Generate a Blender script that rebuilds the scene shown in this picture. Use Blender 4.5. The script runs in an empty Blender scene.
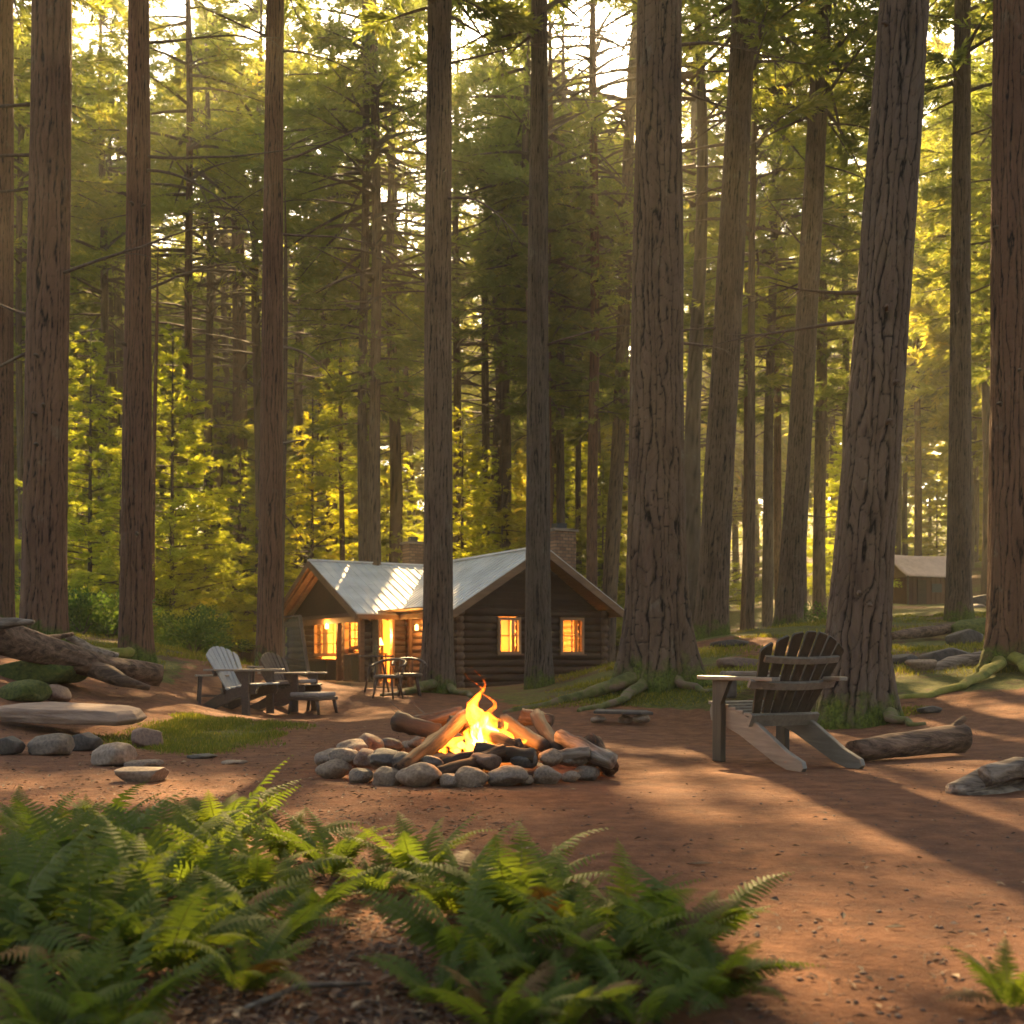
import bpy, math, random
import numpy as np
from mathutils import Vector, Matrix

R = math.radians
random.seed(7)
rng = np.random.default_rng(11)
scn = bpy.context.scene
COL = scn.collection

# ------------------------------------------------------------------ camera, sky, sun, exposure
F_PX, CAM_H, HOR = 1100.0, 0.78, 657.0
cam_d = bpy.data.cameras.new('camera')
cam_d.sensor_width = 36.0
cam_d.lens = 36.0 * F_PX / 1024.0
cam_d.shift_y = (HOR - 512.0) / 1024.0
cam_d.clip_start = 0.05
cam_d.clip_end = 2000.0
cam_d.dof.use_dof = True
cam_d.dof.focus_distance = 8.0
cam_d.dof.aperture_fstop = 3.6
cam = bpy.data.objects.new('camera', cam_d)
cam.location = (0, 0, CAM_H)
cam.rotation_euler = (R(90), 0, 0)
COL.objects.link(cam)
scn.camera = cam

SUN_AZ, SUN_EL = R(0.3), R(34.5)          # azimuth from +Y towards +X
SUN = np.array([math.sin(SUN_AZ) * math.cos(SUN_EL), math.cos(SUN_AZ) * math.cos(SUN_EL), math.sin(SUN_EL)])
world = bpy.data.worlds.new("World")
scn.world = world
world.use_nodes = True
wn = world.node_tree
sky = wn.nodes.new('ShaderNodeTexSky')
sky.sky_type = 'NISHITA'
sky.sun_disc = False
sky.sun_elevation = SUN_EL
sky.sun_rotation = SUN_AZ
sky.dust_density = 4.0
sky.ozone_density = 0.6
sky.air_density = 1.0
wn.links.new(sky.outputs[0], wn.nodes['Background'].inputs[0])
wn.nodes['Background'].inputs[1].default_value = 0.08
sun_d = bpy.data.lights.new('sun', 'SUN')
sun_d.energy = 5.0
sun_d.angle = R(0.5)
sun_d.color = (1.0, 0.68, 0.35)
sun = bpy.data.objects.new('sun', sun_d)
sun.rotation_euler = Vector(SUN.tolist()).to_track_quat('Z', 'Y').to_euler()
sun.location = (0, 60, 60)
COL.objects.link(sun)
vs = scn.view_settings
vs.view_transform = 'Standard'
vs.look = 'None'
vs.gamma = 1.0
vs.exposure = 2.5
vs.use_white_balance = True
vs.white_balance_temperature = 7100
vs.white_balance_tint = 6
scn.cycles.max_bounces = 10
scn.cycles.transparent_max_bounces = 12
scn.cycles.volume_bounces = 1
scn.cycles.sample_clamp_indirect = 6.0

# ------------------------------------------------------------------ noise helpers
def _hash(a, b, c, seed):
    n = (a * 374761393 + b * 668265263 + c * 2147483647 + seed * 974634777) & 0xFFFFFFFF
    n = ((n ^ (n >> 13)) * 1274126177) & 0xFFFFFFFF
    n = (n ^ (n >> 16)) & 0xFFFFFFFF
    return n.astype(np.float64) / 4294967295.0

def noise3(x, y, z, seed=0):
    x, y, z = np.broadcast_arrays(np.asarray(x, float), np.asarray(y, float), np.asarray(z, float))
    xi, yi, zi = np.floor(x).astype(np.int64), np.floor(y).astype(np.int64), np.floor(z).astype(np.int64)
    fx, fy, fz = x - xi, y - yi, z - zi
    fx, fy, fz = fx * fx * (3 - 2 * fx), fy * fy * (3 - 2 * fy), fz * fz * (3 - 2 * fz)
    out = 0
    for dx in (0, 1):
        for dy in (0, 1):
            for dz in (0, 1):
                w = (fx if dx else 1 - fx) * (fy if dy else 1 - fy) * (fz if dz else 1 - fz)
                out = out + w * _hash(xi + dx, yi + dy, zi + dz, seed)
    return out * 2 - 1

def fbm(x, y, z=0.0, seed=0, octv=3):
    o, a, f, s = 0, 1.0, 1.0, 0.0
    for k in range(octv):
        o = o + a * noise3(np.asarray(x) * f, np.asarray(y) * f, np.asarray(z) * f, seed + k)
        s += a
        a *= 0.5
        f *= 2.03
    return o / s

# ------------------------------------------------------------------ terrain
CP = [  # (pixel x, pixel y, distance) of ground seen in the photograph
    (500, 1010, 2.4), (100, 1000, 2.5), (950, 1000, 2.5), (-300, 1000, 2.5), (1400, 1000, 2.5),
    (500, 900, 3.53), (250, 850, 4.45), (800, 850, 4.45), (500, 788, 6.56), (640, 790, 6.46), (1000, 790, 6.46), (-100, 830, 4.9),
    (797, 772, 7.47), (300, 760, 8.35), (500, 731, 11.6), (620, 728, 12.1), (700, 715, 13.5), (240, 712, 15.6), (330, 710, 16.2),
    (350, 696, 22.0), (437, 694, 20.0), (410, 690, 25), (538, 688, 21), (330, 691, 31), (370, 692, 29.5), (460, 689, 28), (600, 688, 29.5), (560, 684, 36), (290, 680, 37), (430, 680, 36),
    (0, 735, 9.5), (60, 728, 10.5), (160, 765, 7.9), (180, 715, 12.3), (100, 705, 12.2), (0, 695, 11.5), (-60, 670, 12.0), (-160, 660, 12.0),
    (60, 685, 13.3), (150, 694, 14.0), (42, 645, 16.0), (133, 663, 17.5), (268, 668, 19.5), (200, 655, 26), (-40, 625, 21), (220, 642, 34), (100, 640, 34),
    (655, 684, 15.2), (600, 690, 15.6), (570, 697, 16), (540, 705, 15.0), (700, 682, 15.5), (640, 660, 21), (712, 640, 24.0), (790, 628, 28), (745, 658, 19), (760, 690, 14.0),
    (862, 722, 12.0), (930, 708, 12.3), (1010, 690, 12.8), (1010, 668, 14.5), (940, 690, 13.4), (1100, 668, 14), (1200, 690, 12), (1000, 740, 9.6),
    (930, 660, 17), (880, 640, 22), (958, 622, 26), (1000, 610, 31), (920, 606, 60), (860, 614, 45), (800, 600, 55), (700, 612, 60), (620, 625, 60),
    (990, 570, 72), (1100, 560, 72), (300, 628, 60), (100, 615, 60), (-100, 610, 60), (500, 620, 70),
    (0, 580, 140), (300, 590, 140), (600, 590, 140), (900, 565, 140), (1200, 540, 140), (0, 520, 250), (500, 525, 250), (1024, 500, 250),
]
cx = np.array([(p[0] - 512) / F_PX * p[2] for p in CP])
cy = np.array([float(p[2]) for p in CP])
cz = np.array([CAM_H - (p[1] - HOR) / F_PX * p[2] for p in CP])
for ex in ((0, -3, 0), (-6, -3, 0), (6, -3, 0), (0, 0.5, 0), (3, 1, 0), (-3, 1, 0)):
    cx, cy, cz = np.append(cx, ex[0]), np.append(cy, ex[1]), np.append(cz, ex[2])

def warp(x, y):
    yy = np.clip(y, -5, 255) + 9.0
    return np.clip(x / yy, -1.0, 1.0) * 3.2, np.log(yy) * 2.4
qx, qy = warp(cx, cy)
def tps(r2):
    return np.where(r2 > 1e-12, r2 * np.log(np.maximum(r2, 1e-12)), 0)
n_ = len(cx)
Kd = tps((qx[:, None] - qx[None]) ** 2 + (qy[:, None] - qy[None]) ** 2) + np.eye(n_) * 0.004
Pm = np.stack([np.ones(n_), qx, qy], 1)
Am = np.block([[Kd, Pm], [Pm.T, np.zeros((3, 3))]])
sol = np.linalg.solve(Am, np.concatenate([cz / (cy + 9), np.zeros(3)]))

def ground_np(x, y):
    x, y = np.asarray(x, float), np.asarray(y, float)
    a, b = warp(x, y)
    out = sol[-3] + sol[-2] * a + sol[-1] * b
    for k in range(n_):
        out = out + sol[k] * tps((a - qx[k]) ** 2 + (b - qy[k]) ** 2)
    z = out * (np.clip(y, -5, 255) + 9)
    z = z + 0.012 * fbm(x * 2.2, y * 2.2, 0, 3, 3) * np.clip((y + 2) / 6, 0, 1)
    far = np.clip((y - 13) / 12, 0, 1)
    mk = np.clip((1.2 - np.hypot((x + 2.6) / 6.8, (y - 33) / 5.6)) * 4, 0, 1)
    z = z * (1 - mk) + np.minimum(z, -.10) * mk
    cab = np.clip(1.6 - np.hypot((x + 2) / 7.5, (y - 32) / 8.0), 0, 1)
    z = z + 0.16 * fbm(x * 0.45, y * 0.45, 0, 9, 3) * far * (1 - cab)
    return z

def ground(x, y):
    return float(ground_np(np.array([x]), np.array([y]))[0])

def hit(px, py):
    ys = np.concatenate([np.arange(1.6, 20, 0.04), np.arange(20, 140, 0.2)])
    xs = (px - 512) / F_PX * ys
    zs = ground_np(xs, ys)
    pr = HOR - (zs - CAM_H) * F_PX / ys
    i = int(np.argmax(pr <= py)) if (pr <= py).any() else int(np.argmin(abs(pr - py)))
    return Vector((xs[i], ys[i], zs[i]))

def at(px, d):
    x = (px - 512) / F_PX * d
    return Vector((x, d, ground(x, d)))

def P(px, py, d):
    return Vector(((px - 512) / F_PX * d, d, CAM_H - (py - HOR) / F_PX * d))

# ------------------------------------------------------------------ mesh helpers
def npmesh(name, V, faces, mats, fmat=None, attrs=None, smooth=False):
    """V (n,3); faces: list of index arrays (m,k)."""
    me = bpy.data.meshes.new(name)
    V = np.asarray(V, np.float32)
    me.vertices.add(len(V))
    me.vertices.foreach_set('co', V.ravel())
    loops = np.concatenate([f.ravel() for f in faces]).astype(np.int32)
    sizes = np.concatenate([np.full(len(f), f.shape[1]) for f in faces])
    starts = np.concatenate([[0], np.cumsum(sizes)[:-1]]).astype(np.int32)
    me.loops.add(len(loops))
    me.loops.foreach_set('vertex_index', loops)
    me.polygons.add(len(sizes))
    me.polygons.foreach_set('loop_start', starts)
    if fmat is not None:
        me.polygons.foreach_set('material_index', np.asarray(fmat, np.int32))
    me.polygons.foreach_set('use_smooth', np.full(len(sizes), smooth, bool))
    for m in mats:
        me.materials.append(m)
    for k, (dom, val) in (attrs or {}).items():
        a = me.attributes.new(k, 'FLOAT', dom)
        a.data.foreach_set('value', np.asarray(val, np.float32))
    me.update(calc_edges=True)
    return me

def link(name, me, parent=None, loc=None, rz=None):
    o = bpy.data.objects.new(name, me)
    COL.objects.link(o)
    if parent is not None:
        o.parent = parent
    if loc is not None:
        o.location = loc
    if rz is not None:
        o.rotation_euler = (0, 0, rz)
    return o

def thing(name, label, cat, loc=(0, 0, 0), rz=0.0, group=None):
    o = bpy.data.objects.new(name, None)
    o.empty_display_size = 0.2
    COL.objects.link(o)
    o.location = loc
    o.rotation_euler = (0, 0, rz)
    return tag(o, label, cat, group)

def tag(o, label, cat, group=None, kind=None):
    if label: o['label'] = label
    if cat: o['category'] = cat
    if group: o['group'] = group
    if kind: o['kind'] = kind
    return o

class G:
    """collects polygons for one mesh"""
    def __init__(s):
        s.v, s.f = [], []
    def add(s, vs, fs):
        b = len(s.v)
        s.v += [tuple(v) for v in vs]
        s.f += [tuple(b + i for i in f) for f in fs]
        return s
    def box(s, c, d, M=None):
        vs = [Vector((c[0] + i * d[0] / 2, c[1] + j * d[1] / 2, c[2] + k * d[2] / 2)) for i in (-1, 1) for j in (-1, 1) for k in (-1, 1)]
        if M is not None: vs = [M @ v for v in vs]
        return s.add(vs, [(0, 1, 3, 2), (4, 6, 7, 5), (0, 4, 5, 1), (2, 3, 7, 6), (0, 2, 6, 4), (1, 5, 7, 3)])
    def beam(s, p, q, w, h, up=(0, 0, 1)):
        p, q = Vector(p), Vector(q)
        d = (q - p).normalized()
        u = Vector(up)
        sd = d.cross(u)
        if sd.length < 1e-4: sd = d.cross(Vector((1, 0, 0)))
        sd.normalize()
        u = sd.cross(d)
        vs = [e + sd * i * w / 2 + u * j * h / 2 for e in (p, q) for i, j in ((-1, -1), (1, -1), (1, 1), (-1, 1))]
        return s.add(vs, [(3, 2, 1, 0), (4, 5, 6, 7), (0, 1, 5, 4), (1, 2, 6, 5), (2, 3, 7, 6), (3, 0, 4, 7)])
    def prism(s, poly, off):
        """poly: list of 3D points, off: extrude vector"""
        n = len(poly)
        off = Vector(off)
        vs = [Vector(p) for p in poly] + [Vector(p) + off for p in poly]
        return s.add(vs, [tuple(range(n))[::-1], tuple(range(n, 2 * n))] + [(i, (i + 1) % n, n + (i + 1) % n, n + i) for i in range(n)])
    def tube(s, pts, rad, n=8, cap=True, bump=0.0, seed=0, flat=1.0):
        pts = [Vector(p) for p in pts]
        rr = rad if hasattr(rad, '__len__') else [rad] * len(pts)
        vs, fs = [], []
        ref = None
        if bump:
            sl = np.cumsum([0] + [(pts[i + 1] - pts[i]).length for i in range(len(pts) - 1)])
            aa = np.arange(n) * 2 * math.pi / n
            rm = float(np.mean(rr)) + 1e-4
            BN = 1 + bump * (1.6 * noise3(np.cos(aa)[None] * 1.3, np.sin(aa)[None] * 1.3, (sl / rm * .22)[:, None], seed) + 1.0 * noise3(np.cos(aa)[None] * 3.6, np.sin(aa)[None] * 3.6, (sl / rm * .35)[:, None], seed + 3))
        for i, p in enumerate(pts):
            t = (pts[min(i + 1, len(pts) - 1)] - pts[max(i - 1, 0)]).normalized()
            if ref is None:
                ref = t.cross(Vector((0, 0, 1)))
                if ref.length < 1e-3: ref = t.cross(Vector((1, 0, 0)))
            ref = (ref - t * ref.dot(t)).normalized()
            b = t.cross(ref)
            for k in range(n):
                a = 2 * math.pi * k / n
                r_ = rr[i] * (BN[i, k] if bump else 1)
                vs.append(p + (ref * math.cos(a) + b * math.sin(a) * flat) * r_)
        for i in range(len(pts) - 1):
            for k in range(n):
                fs.append((i * n + k, i * n + (k + 1) % n, (i + 1) * n + (k + 1) % n, (i + 1) * n + k))
        if cap:
            fs.append(tuple(range(n))[::-1])
            fs.append(tuple((len(pts) - 1) * n + k for k in range(n)))
        return s.add(vs, fs)
    def lathe(s, prof, n=16, c=(0, 0, 0)):
        vs, fs = [], []
        for r_, z in prof:
            for k in range(n):
                a = 2 * math.pi * k / n
                vs.append((c[0] + r_ * math.cos(a), c[1] + r_ * math.sin(a), c[2] + z))
        m = len(prof)
        for i in range(m - 1):
            for k in range(n):
                fs.append((i * n + k, i * n + (k + 1) % n, (i + 1) * n + (k + 1) % n, (i + 1) * n + k))
        fs.append(tuple(range(n))[::-1])
        fs.append(tuple((m - 1) * n + k for k in range(n)))
        return s.add(vs, fs)
    def mesh(s, name, mat, smooth=False):
        me = bpy.data.meshes.new(name)
        me.from_pydata(s.v, [], s.f)
        me.materials.append(mat)
        if smooth: me.polygons.foreach_set('use_smooth', [True] * len(me.polygons))
        me.update()
        return me
    def build(s, name, mat, parent=None, smooth=False, bevel=0.0):
        o = link(name, s.mesh(name, mat, smooth), parent)
        if bevel:
            b = o.modifiers.new('bevel', 'BEVEL')
            b.width = bevel
            b.segments = 2
            b.limit_method = 'ANGLE'
        return o

# ------------------------------------------------------------------ materials
def newmat(name):
    m = bpy.data.materials.new(name)
    m.use_nodes = True
    nt = m.node_tree
    return m, nt, nt.nodes['Principled BSDF'], nt.nodes['Material Output']

def N(nt, t, **kw):
    n = nt.nodes.new('ShaderNode' + t)
    for k, v in kw.items():
        if k.startswith('i_'):
            n.inputs[k[2:].replace('_', ' ')].default_value = v
        elif k.startswith('n_'):
            n.inputs[int(k[2:])].default_value = v
        else:
            setattr(n, k, v)
    return n

def ramp(nt, src, stops):
    r_ = nt.nodes.new('ShaderNodeValToRGB')
    e = r_.color_ramp.elements
    while len(e) < len(stops): e.new(0.5)
    for i, (p, c) in enumerate(stops):
        e[i].position = p
        e[i].color = (c[0], c[1], c[2], 1) if hasattr(c, '__len__') else (c, c, c, 1)
    nt.links.new(src, r_.inputs[0])
    return r_.outputs[0]

def mixc(nt, fac, a, b, mode='MIX'):
    m = nt.nodes.new('ShaderNodeMix')
    m.data_type = 'RGBA'
    m.blend_type = mode
    for s_, v in ((m.inputs[0], fac), (m.inputs[6], a), (m.inputs[7], b)):
        if hasattr(v, 'is_output') or hasattr(v, 'links'): nt.links.new(v, s_)
        elif hasattr(v, '__len__'): s_.default_value = (v[0], v[1], v[2], 1)
        else: s_.default_value = v
    return m.outputs[2]

def coords(nt, scale=(1, 1, 1), gen='Object'):
    t = N(nt, 'TexCoord')
    m = N(nt, 'Mapping')
    m.inputs['Scale'].default_value = scale
    nt.links.new(t.outputs[gen], m.inputs[0])
    return m.outputs[0]

def noise(nt, vec, scale, detail=4, rough=0.55, dist=0.0):
    n = N(nt, 'TexNoise')
    n.inputs['Scale'].default_value = scale
    n.inputs['Detail'].default_value = detail
    n.inputs['Roughness'].default_value = rough
    n.inputs['Distortion'].default_value = dist
    nt.links.new(vec, n.inputs['Vector'])
    return n.outputs[0]

def bump(nt, bsdf, h, strength=0.5, dist=0.01):
    b = N(nt, 'Bump')
    b.inputs['Strength'].default_value = strength
    b.inputs['Distance'].default_value = dist
    nt.links.new(h, b.inputs['Height'])
    nt.links.new(b.outputs[0], bsdf.inputs['Normal'])
    return b

def rough_mat(name, stops, scale=6, stretch=(1, 1, 1), rough=0.8, bstr=0.5, bdist=0.01, objvar=0.0, detail=5, metallic=0.0):
    m, nt, b, o = newmat(name)
    v = coords(nt, stretch)
    n1 = noise(nt, v, scale, detail)
    c = ramp(nt, n1, stops)
    if objvar:
        oi = N(nt, 'ObjectInfo')
        r_ = ramp(nt, oi.outputs['Random'], [(0, 1 - objvar), (1, 1 + objvar * 0.6)])
        c = mixc(nt, 1.0, c, r_, 'MULTIPLY')
    nt.links.new(c, b.inputs['Base Color'])
    b.inputs['Roughness'].default_value = rough
    b.inputs['Metallic'].default_value = metallic
    n2 = noise(nt, v, scale * 4, 5, 0.65)
    bump(nt, b, n2, bstr, bdist)
    return m

def bark_mat(name, plate1, plate2, crack, moss=True):
    m, nt, b, o = newmat(name)
    v = coords(nt, (1, 1, 0.22))
    n1 = noise(nt, v, 7.0, 5, 0.6)
    pl = mixc(nt, ramp(nt, n1, [(0.3, 0), (0.7, 1)]), plate1, plate2)
    v2 = coords(nt, (1, 1, 1))
    nl = noise(nt, v2, 0.9, 3)
    pl = mixc(nt, ramp(nt, nl, [(0.35, 0), (0.7, 0.55)]), pl, (plate2[0] * 1.15, plate2[1] * 1.2, plate2[2] * 1.1))
    h = N(nt, 'Attribute')
    h.attribute_name = 'h'
    oi = N(nt, 'ObjectInfo')
    pl = mixc(nt, 1.0, pl, ramp(nt, oi.outputs['Random'], [(0, (.82, .86, .9)), (.35, (1.05, 1.0, .95)), (.7, (1.0, .93, .86)), (1, (1.2, 1.12, 1.05))]), 'MULTIPLY')
    lich = ramp(nt, noise(nt, coords(nt, (1, 1, .6)), 3.1, 6, .7), [(.6, 0), (.7, .35)])
    pl = mixc(nt, lich, pl, (.20, .20, .15))
    c = mixc(nt, ramp(nt, h.outputs['Fac'], [(0.25, 0), (0.55, 0.6), (0.95, 1)]), crack, pl)
    if moss:
        ms = N(nt, 'Attribute')
        ms.attribute_name = 'moss'
        mn = noise(nt, v2, 5.0, 4)
        ad = N(nt, 'Math', operation='ADD')
        nt.links.new(ms.outputs['Fac'], ad.inputs[0])
        nt.links.new(mn, ad.inputs[1])
        mf = ramp(nt, ad.outputs[0], [(0.72, 0), (0.98, 1)])
        gcol = ramp(nt, noise(nt, v2, 30, 3), [(0.3, (0.035, 0.05, 0.008)), (0.7, (0.11, 0.14, 0.02))])
        c = mixc(nt, mf, c, gcol)
    nt.links.new(c, b.inputs['Base Color'])
    b.inputs['Roughness'].default_value = 0.92
    b.inputs['Specular IOR Level'].default_value = 0.25
    vb = coords(nt, (1, 1, 0.18))
    nb = noise(nt, vb, 34, 6, 0.7)
    vo = N(nt, 'TexVoronoi', feature='DISTANCE_TO_EDGE')
    vo.inputs['Scale'].default_value = 11
    nt.links.new(vb, vo.inputs['Vector'])
    cr = ramp(nt, vo.outputs[0], [(0.0, 0), (0.12, 1)])
    ad = N(nt, 'Math', operation='MULTIPLY_ADD')
    nt.links.new(cr, ad.inputs[0])
    ad.inputs[1].default_value = 0.6
    nt.links.new(nb, ad.inputs[2])
    bump(nt, b, ad.outputs[0], 0.8, 0.02)
    return m

def leaf_mat(name, dark, light, warm, transl=0.55, warmth=0.35):
    m, nt, b, o = newmat(name)
    a = N(nt, 'Attribute')
    a.attribute_name = 'v'
    c = ramp(nt, a.outputs['Fac'], [(0.0, dark), (0.62, light), (1.0, warm)])
    oi = N(nt, 'ObjectInfo')
    k = ramp(nt, oi.outputs['Random'], [(0, (0.78, 0.82, 0.85)), (0.5, (1, 1, 1)), (1, (1.25, 1.12, 0.85))])
    c = mixc(nt, 1.0, c, k, 'MULTIPLY')
    nt.links.new(c, b.inputs['Base Color'])
    b.inputs['Roughness'].default_value = 0.65
    b.inputs['Specular IOR Level'].default_value = 0.15
    tr = N(nt, 'BsdfTranslucent')
    tc = mixc(nt, 1.0, c, (2.9, 2.6, 1.2), 'MULTIPLY')
    nt.links.new(tc, tr.inputs[0])
    mx = N(nt, 'MixShader')
    mx.inputs[0].default_value = transl
    nt.links.new(b.outputs[0], mx.inputs[1])
    nt.links.new(tr.outputs[0], mx.inputs[2])
    nt.links.new(mx.outputs[0], o.inputs[0])
    return m

def wood_mat(name, c1, c2, axis='X', rough=0.75, scale=3.0, bstr=0.4, spec=0.4, bdist=0.006, lo=.3, hi=.72):
    m, nt, b, o = newmat(name)
    st = {'X': (0.08, 1, 1), 'Y': (1, 0.08, 1), 'Z': (1, 1, 0.08)}[axis]
    v = coords(nt, st)
    n1 = noise(nt, v, scale * 8, 5, 0.65, 0.3)
    n2 = noise(nt, coords(nt), scale * 0.6, 3)
    c = mixc(nt, ramp(nt, n1, [(lo, 0), (hi, 1)]), c1, c2)
    c = mixc(nt, ramp(nt, n2, [(0.4, 0), (0.75, 0.5)]), c, (c1[0] * 0.6, c1[1] * 0.6, c1[2] * 0.6))
    nt.links.new(c, b.inputs['Base Color'])
    b.inputs['Roughness'].default_value = rough
    b.inputs['Specular IOR Level'].default_value = spec
    bump(nt, b, n1, bstr, bdist)
    return m

def plain(name, c, rough=0.6, metallic=0.0, emit=None, es=1.0):
    m, nt, b, o = newmat(name)
    n1 = noise(nt, coords(nt), 14, 4)
    col = mixc(nt, ramp(nt, n1, [(0.3, 0), (0.7, 1)]), c, tuple(x * 0.72 for x in c))
    nt.links.new(col, b.inputs['Base Color'])
    b.inputs['Roughness'].default_value = rough
    b.inputs['Metallic'].default_value = metallic
    if emit:
        b.inputs['Emission Color'].default_value = (*emit, 1)
        b.inputs['Emission Strength'].default_value = es
    return m

M = {}
M['bark'] = bark_mat('bark_grey_brown', (0.062, 0.041, 0.031), (0.13, 0.095, 0.075), (0.008, 0.005, 0.004))
M['bark_red'] = bark_mat('bark_red_brown', (0.085, 0.044, 0.030), (0.155, 0.088, 0.062), (0.012, 0.006, 0.005))
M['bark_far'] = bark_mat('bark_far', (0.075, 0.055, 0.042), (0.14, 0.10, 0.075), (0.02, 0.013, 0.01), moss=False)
M['limb'] = rough_mat('limb_bark', [(0.3, (0.06, 0.042, 0.03)), (0.7, (0.13, 0.09, 0.065))], 20, rough=0.9)
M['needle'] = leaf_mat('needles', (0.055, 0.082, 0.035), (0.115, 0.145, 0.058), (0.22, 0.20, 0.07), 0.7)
M['needle_far'] = leaf_mat('needles_far', (0.10, 0.13, 0.048), (0.20, 0.22, 0.08), (0.34, 0.29, 0.09), 0.72)  # lightened colour stands in for light on the distant foliage
M['needle_young'] = leaf_mat('needles_young', (0.10, 0.14, 0.03), (0.25, 0.29, 0.06), (0.44, 0.40, 0.08), 0.68)  # pale young growth, brightened further in colour to stand in for sun
M['leafy'] = leaf_mat('bush_leaves', (0.03, 0.06, 0.018), (0.07, 0.12, 0.03), (0.15, 0.17, 0.035), 0.5)
M['fern'] = leaf_mat('fern_green', (0.028, 0.048, 0.012), (0.066, 0.10, 0.02), (0.17, 0.19, 0.035), 0.42)
M['stem'] = plain('fern_stem', (0.14, 0.11, 0.04), 0.6)
M['grass'] = leaf_mat('grass_blades', (0.05, 0.065, 0.014), (0.10, 0.12, 0.022), (0.22, 0.18, 0.05), 0.4)
M['moss'] = rough_mat('moss', [(0.3, (0.035, 0.052, 0.01)), (0.55, (0.09, 0.115, 0.018)), (0.75, (0.15, 0.15, 0.03))], 9, rough=1.0, bstr=1.0, bdist=0.03)
M['root'] = rough_mat('root_bark', [(0.36, (0.05, 0.06, 0.012)), (0.5, (0.11, 0.11, 0.03)), (0.64, (0.15, 0.10, 0.07))], 5, rough=0.95, bstr=0.9, bdist=0.02)
M['root_moss'] = rough_mat('mossy_root', [(0.3, (0.09, 0.10, 0.015)), (0.5, (0.20, 0.19, 0.03)), (0.7, (0.27, 0.21, 0.06))], 6, rough=0.95, bstr=0.9, bdist=0.02)
M['stone_tan'] = rough_mat('stone_tan', [(0.3, (0.12, 0.076, 0.05)), (0.7, (0.27, 0.19, 0.13))], 7, rough=0.75, bstr=0.35, bdist=0.012, objvar=0.3)
M['stone_grey'] = rough_mat('stone_grey', [(0.3, (0.095, 0.066, 0.047)), (0.7, (0.23, 0.172, 0.13))], 7, rough=0.72, bstr=0.35, bdist=0.012, objvar=0.3)
M['stone_dark'] = rough_mat('stone_dark', [(0.3, (0.03, 0.025, 0.022)), (0.7, (0.085, 0.07, 0.06))], 7, rough=0.7, bstr=0.35, bdist=0.012, objvar=0.2)
M['stone_red'] = rough_mat('stone_red', [(0.3, (0.09, 0.05, 0.037)), (0.7, (0.18, 0.11, 0.08))], 7, rough=0.75, bstr=0.35, bdist=0.012, objvar=0.2)
M['slab'] = rough_mat('slab_stone', [(0.3, (0.16, 0.10, 0.075)), (0.7, (0.32, 0.22, 0.16))], 3, (1, 1, 4), rough=0.8, bstr=0.6, bdist=0.02)
M['log_dead'] = wood_mat('dead_log', (0.05, 0.03, 0.02), (0.20, 0.125, 0.085), 'X', 0.85, 2.0, 1.0, .25, .03, .38, .62)
M['driftwood'] = wood_mat('driftwood', (0.09, 0.065, 0.05), (0.32, 0.26, 0.21), 'X', 0.8, 2.5, 1.0, .25, .02, .38, .62)
M['char'] = wood_mat('charred_wood', (0.02, 0.015, 0.012), (0.07, 0.045, 0.03), 'X', 0.8, 3.0, 0.8)
M['firewood'] = wood_mat('firewood', (0.02, 0.011, 0.007), (0.13, 0.068, 0.038), 'X', 0.8, 3.0, 1.0, .25, .015, .4, .62)
M['chair_dark'] = wood_mat('weathered_dark_boards', (0.028, 0.024, 0.018), (0.07, 0.06, 0.045), 'Z', 0.5, 4, 0.5)
M['chair_rail'] = wood_mat('weathered_grey_boards', (0.13, 0.115, 0.095), (0.235, 0.21, 0.175), 'Y', 0.5, 4, 0.4)
M['chair_grey'] = wood_mat('grey_paint_boards', (0.29, 0.30, 0.31), (0.40, 0.41, 0.42), 'Z', 0.55, 3, 0.3)
M['chair_brown'] = wood_mat('dark_brown_frame', (0.05, 0.03, 0.022), (0.11, 0.07, 0.05), 'X', 0.5, 4, 0.3)
M['chair_arm'] = wood_mat('worn_arm_wood', (0.16, 0.12, 0.09), (0.30, 0.24, 0.19), 'Y', 0.5, 4, 0.3)
M['cushion'] = rough_mat('grey_cushion', [(0.3, (0.20, 0.165, 0.15)), (0.7, (0.30, 0.255, 0.23))], 30, rough=0.95, bstr=0.3)
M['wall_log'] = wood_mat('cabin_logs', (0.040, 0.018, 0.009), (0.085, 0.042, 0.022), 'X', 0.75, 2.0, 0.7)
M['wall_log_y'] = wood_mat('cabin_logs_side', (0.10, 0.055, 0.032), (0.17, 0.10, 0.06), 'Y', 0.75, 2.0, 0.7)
M['gable'] = wood_mat('gable_boards', (0.036, 0.016, 0.008), (0.065, 0.030, 0.016), 'X', 0.8, 2.0, 0.6)
M['trim'] = wood_mat('fascia_wood', (0.16, 0.085, 0.045), (0.27, 0.15, 0.08), 'X', 0.65, 2.0, 0.4)
M['soffit'] = wood_mat('soffit_wood', (0.30, 0.15, 0.06), (0.46, 0.25, 0.11), 'Y', 0.6, 2.0, 0.4)
M['frame'] = wood_mat('window_frame_wood', (0.30, 0.16, 0.075), (0.42, 0.24, 0.12), 'Z', 0.55, 3.0, 0.3)
M['interior'] = wood_mat('interior_panelling', (0.38, 0.22, 0.11), (0.52, 0.32, 0.17), 'Z', 0.6, 2.0, 0.3)
M['deck'] = wood_mat('porch_boards', (0.30, 0.21, 0.12), (0.42, 0.31, 0.19), 'X', 0.7, 2.0, 0.5)
M['black'] = plain('black_iron', (0.02, 0.018, 0.017), 0.5)
M['basket'] = rough_mat('woven_cane', [(0.4, (0.12, 0.08, 0.03)), (0.6, (0.24, 0.17, 0.07))], 60, rough=0.8, bstr=0.8)
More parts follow.
